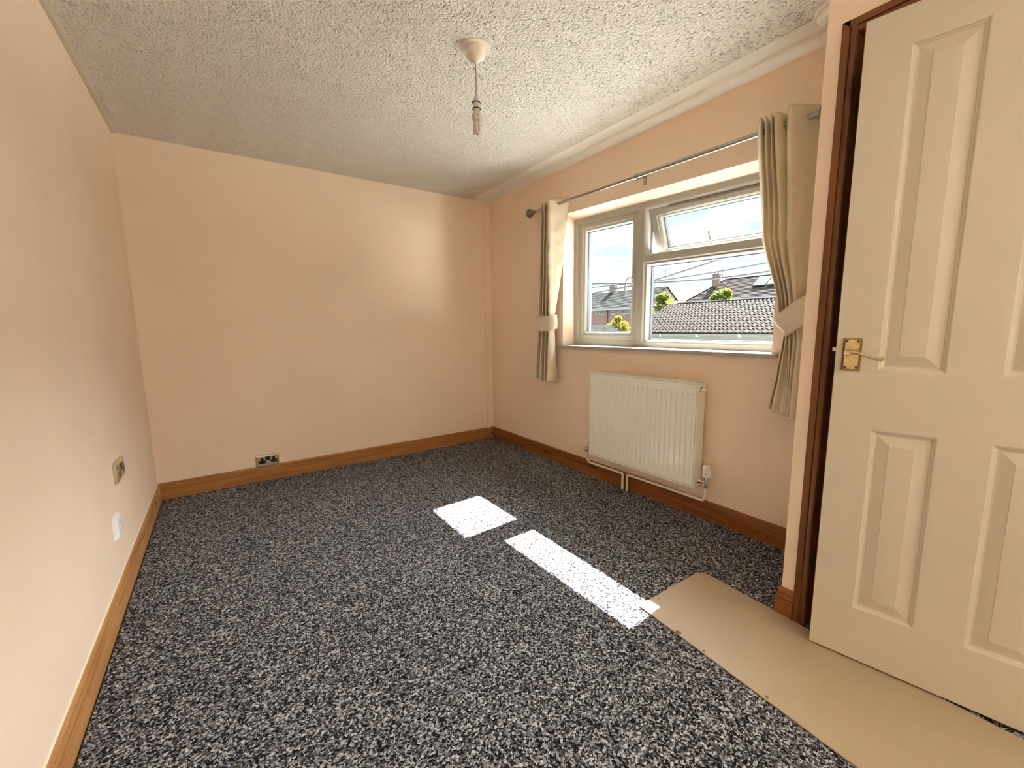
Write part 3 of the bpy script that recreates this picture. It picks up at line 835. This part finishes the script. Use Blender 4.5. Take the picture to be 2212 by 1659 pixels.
# ------------------------------------------------------------------ pendant light
CX, CY = 1.395, 1.415
pend = thing('pendant_light', 'bare pendant light with a white rose, cord and unlit energy-saving bulb', 'ceiling light', (CX, CY, H))
MB().lathe([(.064, 0), (.064, .002), (.060, .0035), (.0005, .0035)], (CX, CY, H), (0, 0, -1), 40).build('rose_pad', 'rose_pad_paint', pend, smooth=True, angle=.3)
MB().lathe([(.0385, .0), (.0385, .028), (.0365, .031), (.007, .054), (.004, .058), (.0005, .058)], (CX, CY, H - .003), (0, 0, -1), 32).build('ceiling_rose', 'rose_pad_paint', pend, smooth=True, angle=.35)
MB().tube([(CX, CY, 2.192), (CX + .001, CY, 2.13), (CX, CY, 2.062)], .0028, 8).build('cord', 'cord_white', pend, smooth=True)
MB().lathe([(.003, 0), (.008, .004), (.013, .012), (.0145, .022), (.0165, .024), (.0165, .0265), (.0165, .0285), (.0155, .029), (.0155, .046), (.0165, .050), (.0165, .053), (.013, .055), (.0005, .055)], (CX, CY, 2.066), (0, 0, -1), 24).build('lamp_holder', 'backlit_plastic', pend, smooth=True, angle=.6)
for z in (2.0405, 2.0155):
    MB().lathe([(.0150, 0), (.0180, 0), (.0180, .0035), (.0150, .0035)], (CX, CY, z), (0, 0, -1), 24, caps=False).build('shade_ring', 'black_plastic', pend)
bl = MB().lathe([(.010, 0), (.011, .006), (.017, .014), (.0205, .022), (.0205, .036), (.017, .040), (.0005, .040)], (CX, CY, 2.012), (0, 0, -1), 24).build('bulb', 'backlit_plastic', pend, smooth=True, angle=.6)
for k in range(3):
    a = 2 * math.pi * k / 3 + .5
    ca, sa = math.cos(a), math.sin(a)
    tx, ty = -sa, ca
    px, py = CX + .0105 * ca, CY + .0105 * sa
    pts = [(px + tx * .0068, py + ty * .0068, 1.976), (px + tx * .0068, py + ty * .0068, 1.928), (px + tx * .004, py + ty * .004, 1.919), (px, py, 1.917), (px - tx * .004, py - ty * .004, 1.919), (px - tx * .0068, py - ty * .0068, 1.928), (px - tx * .0068, py - ty * .0068, 1.976)]
    MB().tube(pts, .0052, 10).build('tube', 'bulb_glass', bl, smooth=True)
mk = MB()
fx, fy = -(CX - .4157), -(CY + .2289)
ln = math.hypot(fx, fy); fx, fy = fx / ln, fy / ln; rx_, ry_ = -fy, fx
def onbulb(u, z0, z1, w):
    c = Vector((CX + fx * .0208 + rx_ * u, CY + fy * .0208 + ry_ * u, 0))
    t = Vector((rx_, ry_, 0)) * w
    mk.quad(c - t + Vector((0, 0, z0)), c + t + Vector((0, 0, z0)), c + t + Vector((0, 0, z1)), c - t + Vector((0, 0, z1)))
onbulb(.006, 1.9800, 1.9870, .0008); onbulb(.006, 1.9866, 1.9876, .0026); onbulb(.0065, 1.9795, 1.9803, .0018)
onbulb(.0005, 1.9835, 1.9843, .0016); onbulb(-.0022, 1.9832, 1.9852, .0006)
mk.build('printed_mark', 'dark_screw', bl)
# smoke alarm half hidden behind the wall corner
al = thing('smoke_alarm', 'round white alarm on the ceiling, half hidden by the wall corner', 'smoke alarm', (2.375, .475, H))
MB().lathe([(.062, 0), (.062, .010), (.058, .014), (.0005, .014)], (2.375, .475, H), (0, 0, -1), 36).build('base_plate', 'white_plastic', al, smooth=True, angle=.5)
MB().lathe([(.054, .012), (.056, .020), (.053, .034), (.044, .042), (.0005, .044)], (2.375, .475, H), (0, 0, -1), 36).build('cover', 'white_plastic', al, smooth=True, angle=.5)

# ------------------------------------------------------------------ cupboard door
door = thing('door_1', 'cream four-panel door standing ajar in a dark wooden frame', 'door', (2.09, -.33, 0), kind='structure')
# frame: flat face, groove and rounded bead, then the rebated lining
def jamb(y_out, sgn, name):
    def P(d, x): return (x, y_out - sgn * d)
    pr = [P(0, XS), P(0, XS - .008), P(.020, XS - .008), P(.0205, XS - .002), P(.023, XS - .002), P(.024, XS - .006), P(.030, XS - .0085), P(.037, XS - .006), P(.040, XS), P(.040, XS + .045), P(.052, XS + .045), P(.052, XS + .105), P(0, XS + .105)]
    return MB().loops([[(x, y, 0.0) for x, y in pr], [(x, y, DZ + .032) for x, y in pr]]).build(name, 'stained_z', door)
jamb(.342, 1, 'door_jamb'); jamb(-.417, -1, 'door_jamb')
z_o = DZ + .032
pr = [(0, XS), (0, XS - .008), (.020, XS - .008), (.0205, XS - .002), (.023, XS - .002), (.024, XS - .006), (.030, XS - .0085), (.037, XS - .006), (.040, XS), (.040, XS + .045), (.052, XS + .045), (.052, XS + .105), (0, XS + .105)]
r0 = [(x, .342 - d, z_o - d) for d, x in pr]; r1 = [(x, -.417 + d, z_o - d) for d, x in pr]
MB().loops([r0, r1]).build('door_head', 'stained_y', door)
# leaf, built in its own coordinates (u along the width from the free edge, d into the cupboard)
ub = Vector((.1678, -.9858, 0)); nb = Vector((.9858, .1678, 0)); dp0 = Vector((1.992, .257, 0))
def leaf(v):
    d, u, z = v
    return dp0 + ub * u + nb * d + Vector((0, 0, z))
UW, ZB, ZT, TH = .592, .0125, 1.936, .035
u1, u2, u3, u4 = .1025, .244, .345, .4865
p0_, p1_, p2_, p3_ = .187, .773, .953, 1.838
b = MB()
us = [0, u1, u2, u3, u4, UW]; zs = [ZB, p0_, p1_, p2_, p3_, ZT]
for i in range(5):
    for j in range(5):
        if i in (1, 3) and j in (1, 3): continue
        b.quad((0, us[i], zs[j]), (0, us[i + 1], zs[j]), (0, us[i + 1], zs[j + 1]), (0, us[i], zs[j + 1]))
b.quad((TH, 0, ZB), (TH, UW, ZB), (TH, UW, ZT), (TH, 0, ZT))
b.quad((0, 0, ZB), (TH, 0, ZB), (TH, 0, ZT), (0, 0, ZT)); b.quad((0, UW, ZB), (TH, UW, ZB), (TH, UW, ZT), (0, UW, ZT))
b.quad((0, 0, ZB), (0, UW, ZB), (TH, UW, ZB), (TH, 0, ZB)); b.quad((0, 0, ZT), (0, UW, ZT), (TH, UW, ZT), (TH, 0, ZT))
lf = b.build('door_leaf', 'cream_gloss', door, fn=leaf)
for (a, c) in ((u1, u2), (u3, u4)):
    for (e, g) in ((p0_, p1_), (p2_, p3_)):
        rows = []
        for ins, d in ((0, 0), (.0025, .001), (.005, .0045), (.0085, .0065), (.011, .0095), (.015, .0100), (.030, .0055), (.043, .0020), (.0435, .0005), (.046, .0003)):
            rows.append([(d, a + ins, e + ins), (d, c - ins, e + ins), (d, c - ins, g - ins), (d, a + ins, g - ins)])
        m_ = MB().loops(rows, True, False)
        m_.quad(*rows[-1])
        m_.build('door_panel', 'cream_gloss', lf, fn=leaf, smooth=True, angle=.25)
# lever handle on a brass back plate with a rope border
hx0, hx1, hz0, hz1 = .0155, .0625, .9480, 1.0500
hp = MB().loops([[(0, hx0, hz0), (0, hx1, hz0), (0, hx1, hz1), (0, hx0, hz1)], [(-.004, hx0 + .001, hz0 + .001), (-.004, hx1 - .001, hz0 + .001), (-.004, hx1 - .001, hz1 - .001), (-.004, hx0 + .001, hz1 - .001)]])
hp = hp.build('handle_plate', 'brass', door, fn=leaf)
LOCK = hp
rb = MB()
def rope(p, q):
    p, q = Vector(p), Vector(q); n_ = int((q - p).length / .0032)
    for k in range(n_):
        c = p + (q - p) * ((k + .5) / n_); t = (q - p).normalized() * .0011; w_ = Vector((0, .0021, .0021 if k % 1 == 0 else -.0021))
        s = Vector((0, t.z, -t.y)).normalized() * .0026
        a_, b_ = c - s - t * 1.2, c + s + t * 1.2
        rb.tube([a_, b_], .0021, 5)
e_ = .0035
rope((-.004, hx0 + e_, hz0 + e_), (-.004, hx1 - e_, hz0 + e_)); rope((-.004, hx1 - e_, hz0 + e_), (-.004, hx1 - e_, hz1 - e_))
rope((-.004, hx1 - e_, hz1 - e_), (-.004, hx0 + e_, hz1 - e_)); rope((-.004, hx0 + e_, hz1 - e_), (-.004, hx0 + e_, hz0 + e_))
rb.build('rope_border', 'dark_brass', hp, fn=leaf)
for u_ in (.0255, .0525):
    for z_ in (.959, 1.039):
        MB().lathe([(.0034, 0), (.0034, .0008), (.0022, .0012), (.0004, .0012)], (-.004, u_, z_), (-1, 0, 0), 12).build('screw', 'dark_screw', hp, fn=leaf)
lv = MB()
lv.lathe([(.0085, 0), (.0085, .006), (.0062, .010), (.0062, .024), (.0095, .028), (.0095, .038), (.0075, .041), (.006, .0405), (.0005, .042)], (-.004, .0330, 1.0055), (-1, 0, 0), 20)
lv.tube([(-.034, .0330, 1.0055), (-.038, .044, 1.0075), (-.040, .056, 1.0065), (-.040, .072, 1.0000), (-.040, .090, .9920), (-.041, .101, .9890), (-.042, .110, .9895), (-.042, .116, .9905), (-.042, .118, .991)], [.0055, .0060, .0052, .0042, .0040, .0046, .0060, .0052, .001], 12)
lv.build('lever', 'brass', door, smooth=True, fn=leaf)
MB().box(.012, .024, -.011, 0, 1.007, 1.018).build('latch_bolt', 'pale_brass', door, fn=leaf)
MB().box(.006, .029, -.001, .0005, .985, 1.045).build('latch_plate', 'brass', door, fn=leaf)

# ------------------------------------------------------------------ sheet of hardboard over the carpet
out = [(1.674, .722), (2.040, .712)]
cxr, cyr, rr = 2.045, .672, .040
for k in range(6):
    a = math.pi / 2 - k * math.pi / 10
    out.append((cxr + rr * math.cos(a), cyr + rr * math.sin(a)))
out += [(2.066, .371), (2.052, .20), (2.052, -.70), (1.555, -.70)]
# nibbled edge
nib = [(1.674, .722), (1.780, .7185), (1.790, .716), (1.796, .7195), (1.950, .7150), (1.956, .7120), (1.962, .7150)]
out = nib + out[1:]
bz0, bz1 = .001, .0055
b = MB().loops([[(x, y, bz0) for x, y in out], [(x, y, bz1) for x, y in out]])
bd = b.build('hardboard_sheet', 'hardboard')
tag(bd, 'tan hardboard sheet laid on the carpet in front of the door', 'board')
for x, y, s_ in ((1.655, .545, .011), (1.648, .445, .005), (1.632, .24, .006), (1.685, .712, .004), (1.76, .700, .003)):
    MB().lathe([(s_, 0), (s_ * .9, .0004), (.0003, .0004)], (x + .012, y, bz1), (0, 0, 1), 7).build('chipped_spot', 'hardboard_edge', bd)

# ------------------------------------------------------------------ outdoors
GZ = -2.5
o = MB().box(XO, 140, -60, 160, GZ - .2, GZ).build('ground', 'lawn')
struct(o, 'rough ground outside beyond the paving', 'ground')
o = MB().box(XO, 15.2, -9, 16, GZ, GZ + .03).build('terrace', 'paving')  # unseen reflector: pale paving added to bounce sun up to the ceiling
struct(o, 'unseen pale paving added below the window to bounce sunlight inside', 'paving')

# garage roof beyond the garden
GE, GR, ZE, ZR = 15.4, 18.5, .78, 2.06      # eave x, ridge x, heights
gy0, gy1 = 4.7, 12.2
gar = thing('garage', 'low outbuilding with rows of grey-brown roof tiles outside the window', 'garage', (GE + .3, 8.5, GZ))
MB().box(GE + .25, GR + .18, gy0 + .1, gy1 - .1, GZ, ZE - .02).build('wall', 'white_render', gar)
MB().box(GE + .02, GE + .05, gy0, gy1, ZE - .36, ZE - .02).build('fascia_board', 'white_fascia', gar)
gut = MB()
gp = [(GE + .02, ZE - .02), (GE - .10, ZE - .02), (GE - .10, ZE - .05), (GE - .075, ZE - .10), (GE + .02, ZE - .11)]
gut.loops([[(x, gy0, z) for x, z in gp], [(x, gy1, z) for x, z in gp]])
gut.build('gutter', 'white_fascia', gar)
for k in range(5):
    y = gy0 + .9 + k * 1.6
    MB().box(GE - .112, GE + .02, y - .03, y + .03, ZE - .13, ZE - .03).build('gutter_clip', 'white_render', gar)
sl_ = math.hypot(GR - GE, ZR - ZE); sd = Vector(((GR - GE) / sl_, 0, (ZR - ZE) / sl_)); sn = Vector((-sd.z, 0, sd.x))
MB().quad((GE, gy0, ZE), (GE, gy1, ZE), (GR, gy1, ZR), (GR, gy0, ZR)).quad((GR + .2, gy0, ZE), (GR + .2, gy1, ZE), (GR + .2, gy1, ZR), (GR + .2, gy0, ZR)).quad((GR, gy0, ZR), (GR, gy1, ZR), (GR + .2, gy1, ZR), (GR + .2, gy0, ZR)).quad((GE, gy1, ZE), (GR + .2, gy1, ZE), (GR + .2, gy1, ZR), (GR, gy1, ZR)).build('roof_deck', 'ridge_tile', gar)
NR, NC = 12, 25
tw, tl = (gy1 - gy0) / NC, sl_ / NR
tp = [(0, .010), (.06, .004), (.13, .006), (.20, .040), (.27, .056), (.34, .046), (.42, .012), (.50, .006), (.60, .006), (.68, .020), (.76, .052), (.84, .054), (.92, .026), (1.0, .010)]
def tile_mesh():
    m_ = MB()
    lo, hi = .030, .004
    r0 = [tuple(sd * 0 + sn * 0 + Vector((0, q * tw, 0))) for q, h in tp]
    r1 = [tuple(sn * (h + lo) + Vector((0, q * tw, 0))) for q, h in tp]
    r2 = [tuple(sd * (tl * 1.08) + sn * (h + hi) + Vector((0, q * tw, 0))) for q, h in tp]
    return m_.loops([r0, r1, r2], closed=False, caps=False)
first = None
for r in range(NR):
    for c in range(NC):
        if first is None:
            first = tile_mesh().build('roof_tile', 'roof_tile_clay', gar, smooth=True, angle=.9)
            t_ = first
        else:
            t_ = first.copy(); COL.objects.link(t_)
        p = Vector((GE - .06, gy0 + c * tw, ZE)) + sd * (r * tl) + sn * .003
        t_.parent = gar
        # mesh was stored relative to the root, so move by the world offset
        t_.location = p + Vector((0, 0, random.uniform(-.004, .004)))
rows = []
for k in range(9):
    a = math.pi * k / 8
    rows.append([(GR + .13 * math.cos(a), y, ZR + .0 + .11 * math.sin(a)) for y in (gy0, gy1)])
nseg = 17
for k in range(nseg):
    y0, y1 = gy0 + (gy1 - gy0) * k / nseg, gy0 + (gy1 - gy0) * (k + 1) / nseg - .012
    rr_ = [[(GR + .15 * math.cos(math.pi * q / 8), y, ZR - .02 + .13 * math.sin(math.pi * q / 8)) for q in range(9)] for y in (y0, y1)]
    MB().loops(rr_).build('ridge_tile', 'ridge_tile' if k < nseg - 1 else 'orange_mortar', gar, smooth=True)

# block wall in the left pane
gw = thing('garden_wall', 'weathered grey block wall seen low in the left window pane', 'garden wall', (12.9, 13.0, GZ))
MB().box(12.92, 13.10, 11.0, 17.0, GZ, 1.10).build('wall_core', 'concrete', gw)
rw = random.Random(4)
for r in range(5):
    z0 = 1.115 - (r + 1) * .105
    y = 11.0 - rw.uniform(0, .3)
    while y < 17.0:
        w_ = rw.uniform(.30, .52)
        MB().box(12.885 + rw.uniform(-.012, .012), 13.11, y, y + w_ - .014, z0 + .006, z0 + .103).build('block', 'block_wall', gw)
        y += w_
MB().box(12.84, 13.16, 11.0, 17.0, 1.115, 1.145).build('coping', 'block_wall', gw)

def stepped_roof(name, mat, parent, pts_eave, pts_ridge, n=15, lift=.12):
    """courses of tiles as overlapping steps between an eave line and a ridge line"""
    e0, e1 = map(Vector, pts_eave); r0, r1 = map(Vector, pts_ridge)
    nrm = (e1 - e0).cross(r0 - e0).normalized()
    if nrm.z < 0: nrm = -nrm
    m_ = MB()
    for k in range(n):
        a, c = k / n, (k + 1) / n
        A0, A1 = e0.lerp(r0, a), e1.lerp(r1, a); C0, C1 = e0.lerp(r0, c), e1.lerp(r1, c)
        m_.quad(A0, A1, A1 + nrm * lift, A0 + nrm * lift)
        m_.quad(A0 + nrm * lift, A1 + nrm * lift, C1, C0)
    return m_.build(name, mat, parent)

def house_window(parent, x, y0, y1, z0, z1, lights, top=False):
    """white framed casement proud of the wall face, panes behind"""
    f_ = MB().frame([(0, 0), (.07, 0), (.07, .06), (0, .06)], y0, y1, z0, z1, x - .05)
    w_ = (y1 - y0) / lights
    for k in range(1, lights):
        f_.box(x - .05, x + .01, y0 + k * w_ - .045, y0 + k * w_ + .045, z0, z1)
    if top:
        f_.box(x - .05, x + .01, y0 + w_ * (lights // 2), y0 + w_ * (lights // 2 + 1), z1 - .36, z1 - .28)
    f_.box(x - .10, x + .01, y0 - .05, y1 + .05, z0 - .07, z0)
    fo = f_.build('window', 'house_white', parent)
    for k in range(lights):
        MB().box(x - .012, x - .008, y0 + k * w_ + .04, y0 + (k + 1) * w_ - .04, z0 + .06, z1 - .06).build('pane', 'house_glass', fo)

def chimney(parent, x0, x1, y0, y1, z0, z1, pots):
    c_ = MB().box(x0, x1, y0, y1, z0, z1).box(x0 - .06, x1 + .06, y0 - .06, y1 + .06, z1 - .35, z1 - .12).build('chimney', 'chimney_brick', parent)
    for k in range(pots):
        y = y0 + (y1 - y0) * (k + .5) / pots
        MB().lathe([(.13, 0), (.11, .32), (.13, .34)], ((x0 + x1) / 2, y, z1), (0, 0, 1), 10).build('chimney_pot', 'chimney_brick', c_)

# brick terrace on the left
HX, HY0, HY1, HE, HR = 51.6, 38.4, 60.0, 3.92, 6.80
bt = thing('brick_house', 'red-brick terrace with a grey tiled roof behind the garden wall', 'house', (HX + 4, 49, GZ))
b = MB().box(HX, HX + 8, HY0, HY1, GZ, HE)
b.quad((HX, HY0, HE), (HX + 8, HY0, HE), (HX + 4, HY0, HR)).quad((HX, HY1, HE), (HX + 8, HY1, HE), (HX + 4, HY1, HR))
b.build('wall', 'brick', bt)
stepped_roof('roof', 'grey_roof', bt, ((HX - .35, HY0 - .1, HE - .10), (HX - .35, HY1, HE - .10)), ((HX + 4, HY0 - .1, HR + .12), (HX + 4, HY1, HR + .12)), 16)
stepped_roof('roof', 'grey_roof', bt, ((HX + 8.35, HY0 - .1, HE - .10), (HX + 8.35, HY1, HE - .10)), ((HX + 4, HY0 - .1, HR + .12), (HX + 4, HY1, HR + .12)), 8)
MB().box(HX - .38, HX - .30, HY0 - .1, HY1, HE - .32, HE - .06).build('fascia_board', 'house_white', bt)
MB().loops([[(HX - .3, HY0 - .14, HE - .2), (HX - .3, HY0 - .14, HE + .0), (HX + 4, HY0 - .14, HR + .10), (HX + 4, HY0 - .14, HR - .12)], [(HX - .3, HY0 - .05, HE - .2), (HX - .3, HY0 - .05, HE + .0), (HX + 4, HY0 - .05, HR + .10), (HX + 4, HY0 - .05, HR - .12)]]).build('barge_board', 'grey_roof', bt)
for y0, y1, n_, tp_ in ((49.45, 50.6, 2, True), (46.95, 48.5, 3, True), (44.65, 45.45, 1, True), (41.9, 43.25, 3, False), (38.9, 40.0, 2, False)):
    house_window(bt, HX, y0, y1, 2.93 if n_ != 1 else 2.98, 3.78, n_, tp_)
MB().tube([(HX - .1, 46.1, 3.7), (HX - .1, 46.1, GZ)], .05, 8).build('drainpipe', 'cable_black', bt)
chimney(bt, HX + 3.6, HX + 4.3, 48.1, 49.1, HR - .3, HR + 1.05, 2)
MB().tube([(HX + 3.0, 50.2, 6.2), (HX + 3.0, 50.2, 6.95)], .05, 8).build('vent_pipe', 'cable_black', bt)

# house on the right with hipped brown roof
RX, RYa, RYb, RE, RR = 59.6, 12.0, 37.5, 4.72, 7.85
rh = thing('rendered_house', 'white house with brown hipped roof behind the garage ridge', 'house', (RX + 4.5, 25, GZ))
MB().box(RX + .3, RX + 8.7, RYa, RYb - .3, GZ, RE - .05).build('wall', 'white_render', rh)
stepped_roof('roof', 'brown_roof', rh, ((RX, RYa, RE), (RX, RYb, RE)), ((RX + 4.5, RYa, RR), (RX + 4.5, 34.0, RR)), 16)
stepped_roof('roof', 'brown_roof', rh, ((RX, RYb, RE), (RX + 9, RYb, RE)), ((RX + 4.5, 34.0, RR), (RX + 4.51, 34.0, RR)), 12)
stepped_roof('roof', 'brown_roof', rh, ((RX + 9, RYa, RE), (RX + 9, RYb, RE)), ((RX + 4.5, RYa, RR), (RX + 4.5, 34.0, RR)), 8)
MB().tube([(RX - .02, RYb + .02, RE + .04), (RX + 4.5, 34.0, RR + .05)], .13, 8).tube([(RX + 4.5, 34.0, RR + .05), (RX + 4.5, RYa, RR + .05)], .12, 8).build('hip_ridge', 'ridge_tile', rh)
MB().box(RX - .06, RX + .02, RYa, RYb, RE - .22, RE + .02).build('gutter', 'house_white', rh)
for y0, y1 in ((29.2, 30.1), (28.2, 29.05), (25.9, 26.9), (24.9, 25.8), (31.6, 32.6)):
    house_window(rh, RX + .3, y0, y1, 3.60, 4.38, 1)
chimney(rh, RX + 2.9, RX + 3.5, 34.35, 35.25, 5.6, 8.75, 2)
sp0 = Vector((RX + 2.0, 0, 6.26)); spd = Vector((4.5, 0, 3.13)).normalized(); spn = Vector((-spd.z, 0, spd.x))
for ya, yb_ in ((27.2, 28.9), (25.4, 27.1)):
    a = sp0 + spn * .12; c = sp0 + spd * 2.4 + spn * .12
    pn = MB().loops([[a + Vector((0, ya, 0)), a + Vector((0, yb_, 0)), c + Vector((0, yb_ - .0, 0)), c + Vector((0, ya, 0))], [a + spn * .08 + Vector((0, ya, 0)), a + spn * .08 + Vector((0, yb_, 0)), c + spn * .08 + Vector((0, yb_, 0)), c + spn * .08 + Vector((0, ya, 0))]])
    pn.build('solar_panel', 'solar_glass', rh)
MB().tube([(RX + 3.6, 33.2, 7.0), (RX + 3.6, 33.2, 7.85)], .07, 8).build('vent_pipe', 'cable_black', rh)

fc = thing('brick_chimney', 'small distant brick chimney between the two houses', 'chimney', (75, 46.3, GZ))
MB().box(74.6, 75.4, 45.9, 46.6, GZ, 6.35).box(74.5, 75.5, 45.8, 46.7, 5.95, 6.15).build('stack', 'brick', fc)
MB().lathe([(.16, 0), (.12, .45), (.15, .48)], (75, 46.25, 6.35), (0, 0, 1), 10).build('chimney_pot', 'brick', fc)

# television aerials
def aerial(x, y, z0, z1, label, n=5, s=1.0):
    t_ = thing('tv_aerial', label, 'aerial', (x, y, z0), 'television aerials')
    MB().tube([(x, y, z0), (x, y, z1)], .03, 6).build('mast', 'cable_black', t_)
    m_ = MB().tube([(x, y - .8 * s, z1), (x, y + .8 * s, z1)], .022, 5)
    for k in range(n):
        yy = y - .75 * s + 1.5 * s * k / (n - 1)
        m_.tube([(x, yy, z1 - .25 * s), (x, yy, z1 + .25 * s)], .016, 4)
    m_.build('antenna', 'cable_black', t_)
aerial(HX + 4, 38.6, HR, HR + 2.5, 'thin television aerial on the brick terrace gable', 3, .55)
aerial(RX + 3.2, 33.9, 6.9, 9.3, 'thin television aerial beside the brown roof chimney', 5, 1.0)

# overhead cables
def cable(pts, r, label):
    """smooth sagging line through the given points"""
    P_ = [Vector(p) for p in pts]; path = []
    for i in range(len(P_) - 1):
        a, b_, c, d = P_[max(i - 1, 0)], P_[i], P_[i + 1], P_[min(i + 2, len(P_) - 1)]
        for k in range(10):
            t = k / 10
            path.append(0.5 * ((2 * b_) + (c - a) * t + (2 * a - 5 * b_ + 4 * c - d) * t * t + (3 * b_ - a - 3 * c + d) * t ** 3))
    path.append(P_[-1])
    o = MB().tube(path, r, 6).build('overhead_cable', 'cable_black', smooth=True)
    return tag(o, label, 'cable', 'overhead cables')
def S(y, z, x=12.0):          # from the x = 7 m plane to the cables' own distance
    k = (x - .4157) / (7 - .4157)
    return (x, -.2289 + (y + .2289) * k, 1.0931 + (z - 1.0931) * k)
cable([S(9.5, 1.60), S(6.284, 1.785), S(5.219, 1.851), S(4.832, 1.885), S(3.9, 2.035), S(3.111, 2.194), S(1.2, 2.62)], .024, 'thin dark cable rising steeply to the right across the sky')
cable([S(9.5, 1.90), S(6.287, 1.912), S(5.311, 1.903), S(4.571, 1.894), S(3.5, 1.930), S(2.736, 1.975), S(1.0, 2.10)], .018, 'middle dark cable between the steep and the level one')
cable([S(9.5, 2.16), S(6.288, 1.990), S(4.832, 1.877), S(3.604, 1.831), S(2.715, 1.848), S(1.0, 1.93)], .024, 'lowest dark cable running level in front of the chimneys')

# shrubs behind the garage
def shrub(name, label, cat, blobs, n, mats, loc, leaf=.16, seed=1):
    t_ = thing(name, label, cat, loc, 'shrubs in the gardens')
    rn = random.Random(seed)
    for mi, mt in enumerate(mats):
        m_ = MB()
        for k in range(n // len(mats)):
            c, r = rn.choice(blobs)
            d = Vector((rn.gauss(0, 1), rn.gauss(0, 1), rn.gauss(0, 1))).normalized() * (r * rn.uniform(.55, 1.06))
            d.z *= .85
            p = Vector(c) + d
            a = Vector((rn.gauss(0, 1), rn.gauss(0, 1), rn.gauss(0, .6))).normalized()
            b_ = a.cross(Vector((rn.gauss(0, 1), rn.gauss(0, 1), rn.gauss(0, 1)))).normalized()
            s = leaf * rn.uniform(.6, 1.3)
            m_.quad(p - a * s, p + b_ * s * .45, p + a * s, p - b_ * s * .45)
        o = m_.build('foliage', mt, t_)
    st = MB()
    for c, r in blobs[:3]:
        st.tube([(loc[0], loc[1], GZ), tuple(Vector(loc).lerp(Vector(c), .5) + Vector((0, 0, .2))), c], [.09, .06, .02], 6)
    st.build('stem', 'bark', t_)
    return t_
shrub('shrub', 'yellow-green shrub left of the tiled roof end', 'shrub',
      [((20.2, 13.55, 2.05), .62), ((20.3, 14.3, 1.35), .80), ((20.3, 13.0, 1.55), .75), ((20.2, 14.9, .75), .8), ((20.1, 13.75, 2.55), .33), ((20.3, 12.6, 1.2), .7), ((19.8, 15.3, .3), .7)], 3600, ('leaf_yellow', 'leaf_green'), (20.3, 14.0, GZ), .13, 3)
shrub('shrub', 'golden shrub rising between the green shrub and the brown roof', 'shrub',
      [((20.6, 13.05, 2.00), .46), ((20.6, 12.65, 1.80), .42), ((20.7, 12.9, 1.4), .5), ((20.6, 12.3, 1.6), .35)], 1000, ('leaf_gold', 'leaf_yellow'), (20.8, 12.5, GZ), .12, 5)
shrub('shrub', 'lime green bush above the garage ridge, before the brown roof', 'shrub',
      [((21.3, 11.2, 2.0), .65), ((21.3, 11.8, 1.85), .52), ((21.3, 12.25, 1.75), .42), ((21.3, 10.7, 1.85), .52), ((21.2, 11.25, 2.45), .38), ((21.4, 11.05, 2.65), .26), ((21.3, 10.4, 1.6), .35)], 3000, ('leaf_yellow', 'leaf_green'), (21.3, 11.2, GZ), .13, 8)
shrub('shrub', 'small yellow bush above the grey block wall, before the brick terrace', 'shrub',
      [((20.0, 16.8, 1.15), .42), ((20.0, 16.3, 1.05), .38), ((20.0, 17.3, .9), .4), ((20.0, 16.7, 1.5), .2)], 1000, ('leaf_gold', 'leaf_yellow'), (20.0, 16.8, GZ), .11, 11)
